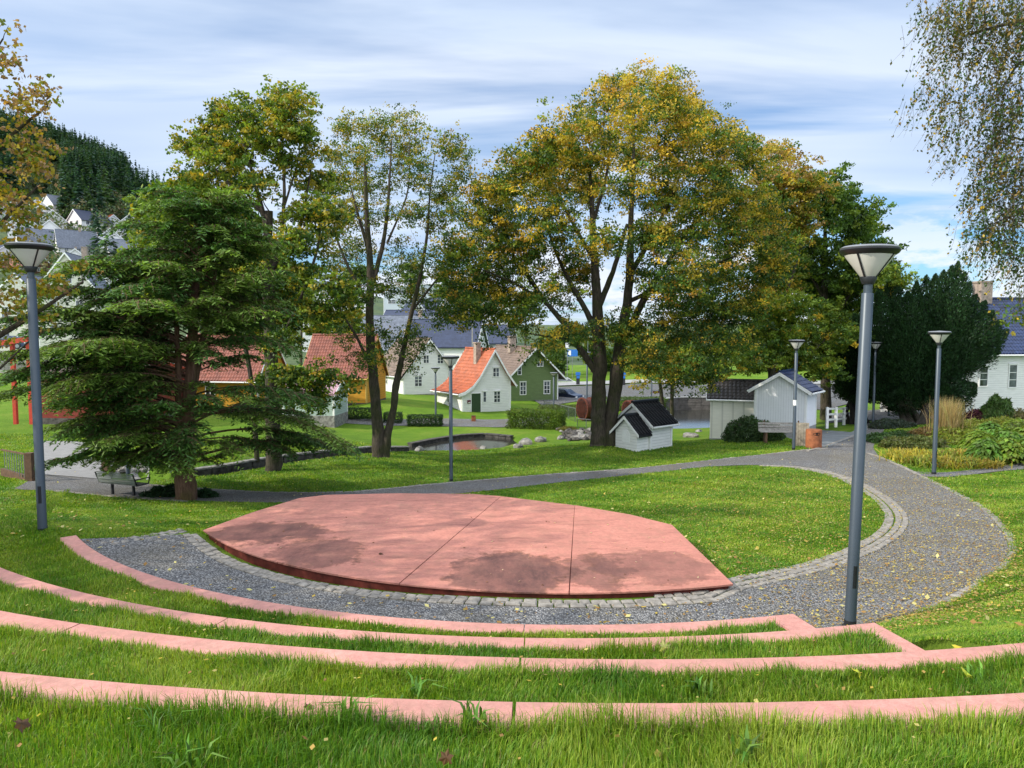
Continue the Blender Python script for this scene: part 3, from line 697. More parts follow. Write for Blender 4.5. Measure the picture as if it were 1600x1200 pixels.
def window(parent, x, y, z, w, h, face, bars=(1, 1), frame=WHITE, fw=.07):
    """face: 'S' on plane y (outward -y), 'W' plane x (outward -x), 'E' plane x (outward +x); x,y = centre"""
    def tr(a, dpt, zz):
        if face == 'S': return (x+a, y-dpt, zz)
        if face == 'W': return (x-dpt, y+a, zz)
        return (x+dpt, y+a, zz)
    def bx(mb, a0, a1, d0, d1, z0, z1):
        mb.add([tr(a, dd, zz) for zz in (z0, z1) for a, dd in ((a0, d0), (a1, d0), (a1, d1), (a0, d1))], [(0,3,2,1),(4,5,6,7),(0,1,5,4),(1,2,6,5),(2,3,7,6),(3,0,4,7)])
    mb = MB(); f = fw
    bx(mb, -w/2-f, -w/2, -.01, .05, z-h/2-f, z+h/2+f); bx(mb, w/2, w/2+f, -.01, .05, z-h/2-f, z+h/2+f)
    bx(mb, -w/2, w/2, -.01, .055, z+h/2, z+h/2+f); bx(mb, -w/2, w/2, -.01, .055, z-h/2-f, z-h/2)
    for i in range(bars[0]):
        c = -w/2+w*(i+1)/(bars[0]+1); bx(mb, c-.025, c+.025, -.01, .045, z-h/2, z+h/2)
    for i in range(bars[1]):
        c = z-h/2+h*(i+1)/(bars[1]+1); bx(mb, -w/2, w/2, -.01, .035, c-.018, c+.018)
    wn = mb.build('window', frame, parent)
    mb = MB(); bx(mb, -w/2+.001, w/2-.001, -.02, .012, z-h/2+.001, z+h/2-.001); mb.build('pane', PANE, wn)
    mb = MB(); bx(mb, -w/2-f-.04, w/2+f+.04, -.01, .10, z+h/2+f, z+h/2+f+.04); mb.build('lintel', frame, wn)
    return wn
def house(name, label, loc, yaw, Wd, L, prof, wall, roof, anchor='L', over=.35, found=.4, trim=WHITE, cat='house', tiles=True, group=None, wins=(), doors=(), chim=(), barge=.2, yo=.35, foundmat=STONE, corner=True, th=.06):
    """prof: roof profile over local x (0..Wd); gable plane y=0 facing -y"""
    root = empty(name, label, cat, loc, R(yaw), group)
    sh = 0 if anchor == 'L' else -Wd
    prof = [(x+sh, z) for x, z in prof]
    xs = [p[0] for p in prof]; zs = [p[1] for p in prof]
    zi = lambda x: float(np.interp(x, xs, zs))-.1
    mid = [(x, z-.1) for x, z in prof if sh+.02 < x < sh+Wd-.02]
    poly = [(sh, 0), (sh+Wd, 0), (sh+Wd, zi(sh+Wd))]+mid[::-1]+[(sh, zi(sh))]
    MB().prism(poly, 0, L).build('wall', wall, root)
    MB().box(sh-.03, sh+Wd+.03, -.03, L+.03, -found-1.5, 0).build('foundation', foundmat, root)
    rf = roofsurf('roof', prof, -yo, L+yo, roof, root, tiles, th=th)
    if barge:
        for yy in (-yo-.03, L+yo):
            a = [(x, z+.06) for x, z in prof]; b = [(x, z+.06-barge) for x, z in prof]
            MB().prism(a[::-1][::-1]+b[::-1], yy, yy+.03).build('bargeboard', trim, rf)
    if corner:
        for cx, cy in ((sh, 0), (sh+Wd, 0), (sh, L), (sh+Wd, L)):
            MB().box(cx-.03 if cx == sh else cx-.10, cx+.10 if cx == sh else cx+.03, cy-.03 if cy == 0 else cy-.10, cy+.10 if cy == 0 else cy+.03, .01, zi(cx)-.03).build('corner_board', trim, root)
    if tiles:
        for k in (0, -1):
            gx_, gz_ = prof[k]; gx_ += -.06 if k == 0 else .06
            g_ = MB().tube([(gx_, -yo, gz_-.02), (gx_, L+yo, gz_-.02)], .055, 8).build('gutter', trim, root)
        MB().tube([(sh-.06, .06, zi(sh)-.05), (sh-.06, .06, .1)], .035, 6).build('downpipe', trim, root)
    for w in wins:
        face, c, z, w_, h_ = w[:5]; bars = w[5] if len(w) > 5 else (1, 1)
        if face == 'S': window(root, sh+c, 0, z, w_, h_, 'S', bars, trim)
        elif face == 'W': window(root, sh, c, z, w_, h_, 'W', bars, trim)
        else: window(root, sh+Wd, c, z, w_, h_, 'E', bars, trim)
    for face, c, w_, h_, dm in doors:
        fr = MB(); dr = MB(); hn = MB()
        if face == 'S':
            x0 = sh+c-w_/2; x1 = sh+c+w_/2
            fr.box(x0-.09, x0, -.05, .0, 0, h_+.09).box(x1, x1+.09, -.05, 0, 0, h_+.09).box(x0, x1, -.05, 0, h_, h_+.09)
            dr.box(x0+.002, x1-.002, -.025, 0, .02, h_-.002); hn.box(x1-.12, x1-.07, -.06, -.026, .95, 1.0)
        else:
            xx = sh if face == 'W' else sh+Wd; s_ = -1 if face == 'W' else 1
            a, b = sorted((xx, xx+s_*.05)); fr.box(a, b, c-w_/2-.09, c-w_/2, 0, h_+.09).box(a, b, c+w_/2, c+w_/2+.09, 0, h_+.09).box(a, b, c-w_/2, c+w_/2, h_, h_+.09)
            a, b = sorted((xx, xx+s_*.025)); dr.box(a, b, c-w_/2+.002, c+w_/2-.002, .02, h_-.002); a, b = sorted((xx+s_*.026, xx+s_*.06)); hn.box(a, b, c, c+.05, .95, 1.0)
        d_ = dr.build('door', dm, root); fr.build('door_frame', trim, d_); hn.build('handle', DKMET, d_)
    for (x, y, w_, z0, z1) in chim:
        m_ = MB(); m_.box(sh+x-w_/2, sh+x+w_/2, y-w_/2, y+w_/2, z0, z1); m_.box(sh+x-w_/2-.05, sh+x+w_/2+.05, y-w_/2-.05, y+w_/2+.05, z1, z1+.12); m_.build('chimney', CHIM, rf)
    return root
CHIM = simple('chimney_render', (.34, .27, .22), .9, 0, .3, 6, .4)
def gab(Wd, e, a, o=.35, ap=None):
    ap = Wd/2 if ap is None else ap; sl = (a-e)/ap; sr = (a-e)/(Wd-ap)
    return [(-o, e-o*sl), (ap, a), (Wd+o, e-o*sr)]
GD = simple('dark_green_door', (.035, .065, .03), .5); WD = simple('white_door', (.7, .7, .68), .5); BD = simple('brown_door', (.1, .05, .03), .5)
def at(px, py, d): return atd(px, py, d)
# orange roofed house by the path
o = house('cottage', 'small white cottage with flared orange tile roof and green door', at(723, 650, 66), 32, 5.0, 5.0,
      [(-.55, 1.95), (.1, 2.12), (.9, 2.62), (1.6, 3.4), (3.2, 5.85), (4.5, 3.8), (5.5, 2.55)], CW, TO, wins=(('S', 3.55, 1.55, .62, .95, (1, 2)), ('S', 2.25, 1.6, .28, .9, (0, 1)), ('S', 3.45, 3.8, .6, .75, (1, 1)), ('W', 2.6, 1.35, .6, .7, (1, 1))),
      doors=(('S', 1.35, .95, 1.95, GD),), chim=((2.5, 1.8, .5, 4.2, 6.4),), barge=.28, yo=.3)
MB().box(.45, .8, -.06, -.031, 1.1, 1.4).build('notice_board', simple('maroon_sign', (.12, .02, .03), .5), o)
MB().box(.5, .75, -.065, -.0601, 1.15, 1.22).build('notice_strip', WHITE, o)
MB().box(.7, 2.3, -1.1, -.04, -.35, -.03).build('doorstep', STONE, o)
house('house', 'white gabled house with weathered brown tile roof on the grassy mound', at(631, 617, 76), 30, 5.7, 8.5, gab(5.7, 2.2, 5.65), CW, TB,
      wins=(('S', 1.6, 1.35, .75, 1.0, (1, 2)), ('S', 2.5, 3.6, .55, .75), ('S', 4.1, 3.6, .6, .9, (1, 2)), ('W', 2.2, 1.3, .7, .9), ('W', 5, 1.3, .7, .9)), barge=.22, chim=((2.85, 6, .5, 5.2, 6.6),))
house('house', 'green weatherboard house with brown tile roof beside the parked car', at(797, 634, 76), 24, 5.5, 9.5, gab(5.5, 3.3, 5.9, .75), CG, TB,
      wins=(('S', 1.45, 1.75, .6, 1.25, (1, 2)), ('S', 4.2, 1.75, .62, 1.25, (1, 2)), ('S', 1.05, 3.6, .35, .8, (0, 1)), ('S', 3.4, 4.2, .6, .38, (1, 0))), barge=.2, yo=.6, chim=((2.2, 4.5, .7, 5.3, 7.0),), foundmat=CONC)
YP = gab(5.2, 2.55, 5.7, .4)
house('house', 'yellow timber house with red tile roof beside the mound', at(573, 630, 63), 82, 5.2, 5.6, YP, CY, TR, trim=simple('ochre_trim', (.60, .40, .10)), foundmat=DSTONE, wins=(), yo=.2)
house('house', 'yellow timber house seen through the conifer, left of the mint shed', at(404, 638, 58), 82, 5.2, 7.2, YP, CY, TR, foundmat=DSTONE, trim=WHITE, yo=.2, wins=(('W', 4, 1.5, .7, 1.0, (1, 2)),))
house('shed', 'small mint green shed with a dusty pink roof behind the conifer branches', at(522, 650, 54), 84, 3, 3.9, gab(3, 1.7, 2.5, .25), CM, CP, tiles=False, cat='shed', yo=.15, wins=(('W', 2.2, 1.3, .4, .4, (0, 0)),))
# red timber building at the left with veranda posts
o = house('barn', 'long red timber building half hidden behind the dark conifer', at(214, 655, 50), 84, 6, 7.5, gab(6, 3.1, 3.7, .6), CR, TB, cat='barn', trim=simple('red_trim', (.45, .05, .03)), wins=(('W', 2.4, 1.9, 1.0, 1.0, (1, 1)), ('W', 5.6, 1.9, 1.0, 1.0, (1, 1))), foundmat=DSTONE)
mb = MB()
RT = simple('bright_red_beam', (.48, .055, .03))
pr = empty('porch_frame', 'bright red timber porch frame at the left edge behind the lamp post', 'porch', at(30, 655, 44))
MB().bar((-3, 0, 4.2), (.9, -.2, 4.75), .22, .28).build('top_beam', RT, pr)
for xx in (-.2, .75, -2.2): MB().box(xx-.1, xx+.1, -.1, .1, -.3, 4.55 if xx > -1 else 4.2).build('post', RT, pr)
MB().bar((-2.4, .1, 3.2), (.7, .05, 2.4), .12, .14).build('brace', WOOD, pr)
# sheds on the lawn
SW = 2.0
o = house('shed', 'small white shed with black tile roof and lower annex beside the beech', at(1016, 708, 37.6), -49, 2.15, 1.75, gab(2.15, 1.6, 2.45, .3), CW, TK, anchor='R', cat='shed', tiles=True, yo=.18, barge=.16, found=.1)
mb = MB(); A0 = -.07
an = [( -1.75, 0), (-.35, 0), (-.35, 1.2), (-1.05, 1.75), (-1.75, 1.2)]
a_ = MB().prism([(x+.25, z) for x, z in an], -.95, -.0).build('annex_wall', CW, o)
ar = roofsurf('annex_roof', [(-1.75, .98), (-.8, 1.86), (.15, .98)], -1.12, -.03, TK, o, True)
MB().prism([(-1.75, 1.04), (-.8, 1.92), (.15, 1.04), (.15, .90), (-.8, 1.76), (-1.75, .90)], -1.15, -1.12).build('annex_bargeboard', WHITE, ar)
MB().prism([(-1.06, .55), (-.56, .55), (-.56, 1.02), (-.66, 1.16), (-.81, 1.21), (-.96, 1.16), (-1.06, 1.02)], -.975, -.95).build('hatch', WHITE, o)
o = house('shed', 'low cream panelled shed with brown tile roof beside the pond', at(1196, 688, 44.5), 74, 3.4, 3.25, gab(3.4, 2.5, 3.4, .2), CW2, tile('dark_brown_tile', (.05, .043, .04), .6), cat='shed', yo=.22, barge=.1, found=.2, corner=False, foundmat=CONC, wins=(('W', .55, 1.25, .5, .5, (0, 0)),))
o = house('shed', 'tall white board shed with navy tile roof behind the park bench', at(1259, 668, 40.8), -38, 2.85, 1.8, gab(2.85, 2.1, 2.95, .32), CWV, TN, anchor='R', cat='shed', yo=.22, barge=.2, found=.2, foundmat=CONC)
# big house at the right with glazed roof
house('house', 'large white house with glazed navy tile roof at the right edge', at(1492, 652, 50), -82, 8, 12, gab(8, 4.55, 8.1, .4), CW, TN, anchor='R', wins=(('E', 4.2, 2.75, .55, 1.5, (0, 2)), ('E', 2.0, 2.75, .55, 1.3, (0, 2)), ('E', .55, .55, .5, .6, (0, 1)), ('E', 7.5, 2.75, .55, 1.5, (0, 2))), yo=.3, barge=.25, chim=((4, 5.0, .9, 7.4, 9.3),), foundmat=CONC)
# blocks further off
def far(name, label, px, py, d, yaw, Wd, L, e, a, wall, roof, anchor='L', cat='house', wins=(), group=None, chim=(), **k):
    return house(name, label, at(px, py, d), yaw, Wd, L, gab(Wd, e, a, .4), wall, roof, anchor, cat=cat, tiles=False, wins=wins, group=group, chim=chim, barge=.35, found=1.5, **k)
far('building', 'long building with a grey slate roof behind the white gabled houses', 690, 600, 104, 86, 11, 16, 5.0, 9.6, CW, TG, wins=(('S', 4, 3.2, .8, 1.0),), chim=((5.5, 4, .6, 9, 10.4),))
far('building', 'dark navy slate roofed wing right of the grey slate roof', 742, 592, 100, 82, 9, 9.5, 4.5, 8.0, CW, TDB, wins=(('W', 3, 2.5, .8, 1),))
far('building', 'low dark roofed hall behind the orange roofed house chimney', 795, 590, 112, 84, 10, 10, 5.3, 7.9, CW, TDB)
far('building', 'long terrace with a navy slate roof rising above the grey slate one', 746, 570, 128, 86, 12, 17, 6.5, 9.5, CW, TDB)
far('building', 'white gabled house with dark roof beyond the long navy roof', 622, 545, 150, 20, 8, 10, 5, 9.6, CW, TDB, wins=(('S', 4, 6.6, 1, 1.2),))
far('building', 'white house with steep dark gable behind the two trunked tree', 664, 545, 152, 35, 9, 12, 5, 10.4, CW, TDB)
far('building', 'tall white hall standing above the dark roofs behind the beech branches', 742, 560, 160, 10, 8, 12, 12.5, 14.5, CW, tile('green_copper', (.12, .2, .17), .6))
far('building', 'grey flat office block between the slim trees', 600, 520, 230, 4, 28, 10, 14, 15.2, simple('pale_render', (.5, .56, .58), .7), TG, wins=tuple(('S', 2.5+3.4*i, z, 2.2, 1.1) for i in range(8) for z in (9.5, 12.5)))
far('building', 'white block with a low roof glimpsed between the maple and the slim tree', 470, 560, 170, 8, 16, 10, 13, 16.5, CW, TG, wins=tuple(('S', 1.8+2.6*i, z, .9, 1.3) for i in range(5) for z in (6, 9.5)))
far('house', 'big cream house with white gable seen behind the left lamp post', 62, 545, 118, 12, 8.5, 9, 9.6, 15.2, CC, TG, wins=tuple(('S', x, z, 1.0, 1.6, (1, 1)) for x in (2.2, 6) for z in (3, 6.8))+(('S', 4.2, 11.2, 1.6, 1.6, (2, 1)),), chim=((5.5, 5, .8, 12, 16.5),))
far('house', 'cream house with dark roof at the left edge beyond the red porch', -10, 550, 120, 8, 7.5, 9, 9.0, 12.6, CC, TG, wins=tuple(('S', x, z, 1.0, 1.6, (1, 1)) for x in (2, 4.2, 6.3) for z in (2.2, 6.4)))
far('house', 'white house with grey roof right of the cream gable, behind conifer tips', 118, 530, 135, 40, 9, 12, 9.5, 13.8, CW, TG, wins=(('S', 2.5, 6, 1.1, 1.5), ('S', 6, 6, 1.1, 1.5)))
# hill with its own houses
def hillz(x, y):
    # ridge falls from left to right
    a = x/np.maximum(y, 1.)                       # bearing
    top = np.interp(a, [-1.6, -.9, -.687, -.60, -.52, -.45, -.38, -.3, -.2, -.05, .2, .6, 1.2], [.40, .32, .245, .222, .195, .155, .115, .075, .045, .012, .005, .005, .02])
    s = np.clip((y-150)/(430-150), 0, 1.4)
    h = -7+(top*430+7)*(np.clip(s, 0, 1)**1.12)
    h = h+2.5*np.sin(x*.031+1)*np.sin(y*.024)*np.clip(s*3, 0, 1)
    return np.where(y < 150, -7.3, h)-np.clip(s-1, 0, 1)*60
hx = np.linspace(-900, 900, 260); hy = np.r_[np.linspace(140, 450, 110), np.linspace(460, 900, 20)]
HX, HY = np.meshgrid(hx, hy); HZ = hillz(HX, HY); I = np.arange(HX.size).reshape(HX.shape)
hm, nt = newmat('hillside'); t_ = NT(nt); nn = t_.noise(t_.co(), .045, 6, .65); n2 = t_.noise(t_.co(), .5, 4)
t_.out(t_.bsdf(t_.mix(t_.ramp(n2, [(.3, .6), (.7, 0.)]), t_.ramp(nn, [(.35, (.06, .10, .05)), (.6, (.10, .14, .05)), (.75, (.16, .15, .09))]), (.02, .035, .018)), .95))
tag(npmesh('hill', np.stack([HX.ravel(), HY.ravel(), HZ.ravel()], 1), np.stack([I[:-1, :-1].ravel(), I[:-1, 1:].ravel(), I[1:, 1:].ravel(), I[1:, :-1].ravel()], 1), hm, smooth=True), kind='structure')
def hillat(px, d): 
    x = (px-800)/F*d*1.0; return np.array([x, d, float(hillz(np.array(x), np.array(float(d))))])
def hillpix(px, py):
    r = ray(px, py); t = np.linspace(150, 430, 900); X_ = r[None]*t[:, None]; z = hillz(X_[:, 0], X_[:, 1]); k = np.argmax(X_[:, 2] < z); return X_[k] if X_[k, 2] < z[k] else None
HH = [(38, 345, 30, 8, 9, 4.5, 8, CW, TR, 'small white hillside house with red roof behind the upper maple leaves', 2),
      (84, 338, -30, 8, 9, 4.5, 8, CW, TG, 'white gabled hillside house just below the forest, left of the yellow gable', 2),
      (55, 385, 25, 9, 10, 5.5, 9.5, CW, TDB, 'white two storey hillside house just above the left lamp head', 2),
      (12, 372, 28, 9, 10, 5, 9, CW, TR, 'white hillside house at the left edge above the lamp head', 2),
      (150, 398, 30, 9, 10, 5.5, 9.5, CW, TG, 'white two storey hillside house in the middle of the slope', 2),
      (196, 400, 32, 9, 10, 5.5, 9.5, CW, TDB, 'white gabled hillside house partly behind the conifer tips', 2),
      (222, 358, -35, 8, 9, 4, 7.5, CW, TG, 'white hillside house highest on the right near the forest', 2),
      (95, 432, 28, 9, 10, 6, 10, CW, TG, 'white gabled house low on the slope above the cream gable', 2),
      (92, 408, -52, 9, 12, 5.5, 11.5, CW, TG, 'white gambrel roofed house with skylights, largest on the hillside', 2),
      (128, 364, -28, 8, 11, 5.0, 8.5, CW, TDB, 'white hillside house with dark roof under the yellow gable', 2),
      (106, 345, 25, 8, 8, 4.5, 9, CYL, TK, 'pale yellow gabled house, highest of the hillside houses', 1),
      (135, 388, 35, 8, 9, 3, 5.5, CB, TR, 'dark brown hillside house with a red tile roof', 1),
      (160, 362, 60, 8, 8, 3.5, 6.5, CW, TO, 'hillside house with an orange hipped roof at the forest edge', 1),
      (178, 378, 28, 10, 10, 5.5, 10, CW, TDB, 'white twin gabled hillside house left of the conifer top', 2),
      (206, 380, -50, 9, 10, 5, 9, CW, TDB, 'white hillside house with solar panels touching the conifer', 2),
      (172, 418, -55, 10, 12, 6, 10.5, CW, TG, 'white pale roofed house low on the hillside beside the conifer', 2),
      (210, 428, -50, 9, 12, 6, 9, CW, TG, 'white house with pale grey roof just behind the conifer tip', 2),
      (30, 398, -50, 9, 12, 5, 10, CW, TG, 'white hillside house behind the maple leaves, grey roof', 2),
      (62, 360, 30, 8, 9, 4, 7.5, CW, TR, 'white house with red roof among maple leaves on the slope', 1),
      (0, 345, 20, 9, 9, 4, 7.5, CW, TO, 'white house with orange roof at the left edge of the hill', 1),
      (-20, 420, 75, 14, 12, 5, 9, CW, TDB, 'house with navy roof at the left edge behind the lamp head', 1),
      (40, 430, 60, 9, 16, 4, 8.5, CB, TR, 'brown building with sloping red brown roof above the cream gable', 1),
      (510, 410, 25, 10, 10, 5, 9, CW, TDB, 'white house on the far slope between the two slim trees', 2),
      (470, 405, 25, 9, 10, 5, 9, CW, TR, 'white house with red roof on the far slope behind the maple', 2),
      (560, 425, 25, 10, 10, 5, 9, CC, TG, 'cream house on the far slope behind the two trunked tree', 2)]
for px, py, yaw, Wd, L, e, a, wm, rm, lab, ns in HH:
    q = hillpix(px, py)
    if q is None: continue
    q[2] -= .3; kf = q[1]/255; Wd, L, e, a = Wd*kf, L*kf, e*kf, a*kf; ns = max(1, ns)
    o = house('hillside_house', lab, q, yaw, Wd, L, gab(Wd, e, a, .5), wm, rm, anchor='L' if yaw > 0 else 'R', tiles=False, found=1.0, barge=.35, corner=False, group='houses on the hillside',
              wins=tuple(('S', Wd*(k+.7)/(ns+.4), z, 1.2*kf, 1.2*kf, (1, 0)) for k in range(ns) for z in ((e-1.4*kf,) if e < 5*kf else (e-3.6*kf, e-1.0*kf)))+tuple(('W' if yaw > 0 else 'E', L*f, e-zo*kf, 1.1*kf, 1.1*kf, (1, 0)) for f in (.2, .5, .8) for zo in (1.1, 3.6) if e-zo*kf > .8), chim=((Wd*.5, L*.6, .7*kf, a-.8*kf, a+1.0*kf),), found_=0) if False else house('hillside_house', lab, q, yaw, Wd, L, gab(Wd, e, a, .5), wm, rm, anchor='L' if yaw > 0 else 'R', tiles=False, found=1.0, barge=.35, corner=False, group='houses on the hillside',
              wins=tuple(('S', Wd*(k+.7)/(ns+.4), z, 1.2*kf, 1.2*kf, (1, 0)) for k in range(ns) for z in ((e-1.4*kf,) if e < 5*kf else (e-3.6*kf, e-1.0*kf)))+tuple(('W' if yaw > 0 else 'E', L*f, e-zo*kf, 1.1*kf, 1.1*kf, (1, 0)) for f in (.2, .5, .8) for zo in (1.1, 3.6) if e-zo*kf > .8), chim=((Wd*.5, L*.6, .7*kf, a-.8*kf, a+1.0*kf),))
# forest on the hill: layered conifers plus lower broadleaf band
def forest():
    n = 6500; V = []; Cc = []; Fo = 0
    xs = rng.uniform(-.76, -.30, n*3); ys = rng.uniform(200, 435, n*3)
    C_ = []; T_ = []; S_ = []; L_ = []; W_ = []; K_ = []
    cnt = 0
    for a, y in zip(xs, ys):
        x = a*y; z = float(hillz(np.array(x), np.array(y))); py = 517-z/y*F; px = 800+a*F
        # forest line: above y 345 at px 130, 330 further right; broadleaf fringe below
        line = 345+8*math.sin(px*.05) if px > 110 else 305
        if py > line+8:
            if py > 440 or rng.random() < .975: continue
        if 40 < px < 110 and 290 < py < 320 and rng.random() < .8: continue
        conif = py < line-32 or rng.random() < .12
        if cnt > n: break
        cnt += 1
        if conif:
            H = rng.uniform(13, 22); m = 80; t = rng.random(m)**.8; r = (1-t)*H*.2*rng.uniform(.6, 1.1, m); az = rng.uniform(0, 2*math.pi, m)
            d = np.stack([np.cos(az), np.sin(az), -.35*np.ones(m)], 1)
            C_.append(np.stack([x+np.cos(az)*r*.6, y+np.sin(az)*r*.6, z+t*H+.5], 1)); T_.append(d); S_.append(np.stack([-np.sin(az), np.cos(az), 0*az], 1)+rng.normal(0, .3, (m, 3)))
            L_.append(r*1.1+.8); W_.append(r*.6+.55); K_.append(pal(m, (.032, .072, .046) if rng.random() < .7 else (.055, .10, .045), .3))  # distance haze painted in: conifer greens lifted and shifted to blue
        else:
            H = rng.uniform(5, 9); m = 110; v = randu(m); rr = H*.42
            C_.append(np.array([x, y, z+H*.55])+v*rr*rng.uniform(.6, 1, (m, 1))); T_.append(randu(m)); S_.append(randu(m)); L_.append(np.full(m, .95)); W_.append(np.full(m, .7))
            K_.append(pal(m, [(.08, .13, .05), (.11, .14, .06), (.14, .12, .06), (.06, .10, .05)][rng.integers(0, 4)], .3))
    o = leaves('forest', np.vstack(C_), np.vstack(T_), np.vstack(S_), np.concatenate(L_), np.concatenate(W_), np.vstack(K_), NEEDLE, None)
    tag(o, 'dark conifer forest with a paler broadleaf fringe covering the hill', 'forest', kind='stuff')
forest()

# ------------------------------------------------------------------ trees
YG = (.155, .205, .022); GR = (.068, .13, .02); DG = (.036, .075, .016); YL = (.48, .34, .035); OR = (.42, .24, .04); OL = (.30, .25, .032); BR = (.30, .20, .07); LG = (.17, .25, .032)
# left maple, trunk outside the frame
tree('maple_tree', 'maple with yellow and russet leaves reaching in at the left edge', tuple(atd(-190, 900, 15)),
     [[(-190, 930, .28), (-180, 600, .24), (-160, 350, .18), (-120, 150, .1)], [(-180, 640, .1), (-60, 560, .075), (40, 500, .05), (130, 440, .02)], [(-165, 380, .09), (-60, 290, .06), (30, 200, .035), (75, 165, .014)], [(-170, 480, .09), (-50, 400, .05), (60, 290, .02)], [(-130, 180, .07), (-40, 130, .04), (5, 60, .015)], [(-180, 700, .06), (-70, 640, .04), (60, 520, .012)]],
     [(0, 95, 26, 0), (5, 50, 16, 0), (18, 130, 12, 0), (45, 165, 32, 0), (72, 150, 18, .2), (20, 215, 38, 0), (60, 255, 28, 0), (10, 290, 40, .3), (85, 242, 15, 0), (30, 330, 30, 0), (30, 375, 24, 0), (8, 430, 38, 0), (55, 395, 14, -.4), (60, 450, 26, .3), (90, 470, 20, 0), (20, 480, 34, 0), (130, 425, 16, 0), (100, 440, 16, 0), (15, 540, 20, .5), (110, 505, 12, 0), (-60, 300, 60), (-80, 150, 60), (-80, 450, 60), (70, 500, 18, 0), (-120, 60, 90), (-230, 200, 110), (-220, 20, 110), (-320, 350, 120), (-120, 380, 70), (-200, 480, 80), (-100, -60, 80)],
     15, 560, 21000, .085, [((.33, .21, .11), 1.6, .9), (YL, .45, -.3), (OR, .2, .8), (OL, 1, -.6), (YG, .7, -1.4)], sigma=.15, leafasp=.8, tip=.006, maxdepth=1.2, flatten=.8)
tree('lime_tree', 'broad leafy tree standing outside the left edge that shades the left lawn', (-19.5, 8.5, gz(-19.5, 8.5)),
     [[(x_, y_, r_, 0) for x_, y_, r_ in ((-1850, 1000, .4), (-1850, 500, .3), (-1850, 0, .15))], [(-1850, 450, .2), (-1500, 100, .08)], [(-1850, 450, .2), (-2200, 50, .08)]],
     [(-1850, -350, 420), (-1500, -100, 380), (-2150, -100, 380), (-1850, 100, 420), (-1850, -600, 300)], 8.5, 160, 16000, .2, [(GR, 1, 0), (YG, .6, 0)], sigma=.5, maxdepth=3.2)
# birch at the right edge
tree('birch_tree', 'birch with hanging twigs of small leaves in the top right corner', tuple(atd(1850, 900, 11)),
     [[(1850, 950, .2), (1845, 500, .17), (1820, 0, .1), (1800, -300, .05)], [(1835, 160, .08), (1720, 40, .05), (1600, 30, .03), (1510, 55, .012)], [(1840, 260, .07), (1700, 170, .045), (1600, 80, .02), (1560, 150, .01)], [(1840, 420, .06), (1720, 360, .03), (1600, 330, .014), (1550, 350, .006)], [(1825, 60, .06), (1650, -60, .04), (1480, -60, .015)], [(1840, 330, .05), (1700, 250, .03), (1570, 210, .01)]],
     [(1470, 15, 38, 0), (1490, 70, 28, .3), (1470, 110, 24, 0), (1440, 145, 14, 0), (1530, 30, 44, 0), (1590, 10, 40, 0), (1540, 105, 34, .4), (1490, 165, 24, 0), (1475, 160, 16, 0), (1500, 215, 16, 0), (1497, 240, 10, 0), (1580, 150, 40, 0), (1560, 205, 32, .3), (1545, 260, 24, 0), (1590, 260, 36, 0), (1535, 300, 18, 0), (1585, 320, 34, 0), (1520, 365, 16, 0), (1555, 360, 26, 0), (1590, 390, 26, 0), (1530, 345, 14, 0), (1600, 440, 15, 0), (1700, 100, 90), (1720, 300, 90), (1580, 60, 40, 0)],
     11, 560, 26000, .046, [((.12, .11, .02), 1.3, .3), (DG, 1.3, -.3), (BR, .4, .3), (GR, .7, -.4), (YL, .12, .2)], sigma=.13, tip=.003, droop=.6, flatten=1.3, maxdepth=.8, bark=BARK)
tree('maple_branch_tree', 'green leafed tree reaching in at the right edge before the glazed roof', tuple(atd(1800, 760, 20)),
     [[(1800, 790, .2), (1790, 600, .16), (1770, 450, .1)], [(1790, 560, .07), (1700, 520, .05), (1600, 500, .02)], [(1780, 500, .05), (1680, 470, .03), (1590, 465, .01)]],
     [(1600, 470, 12, 0), (1592, 502, 13, 0), (1594, 530, 12, 0), (1640, 500, 26, 0), (1700, 480, 60), (1650, 430, 26)], 20, 70, 4200, .11, [(GR, 1.2, 0), (YG, .8, 0), (OL, .4, 0)], sigma=.22, tip=.006, maxdepth=1)
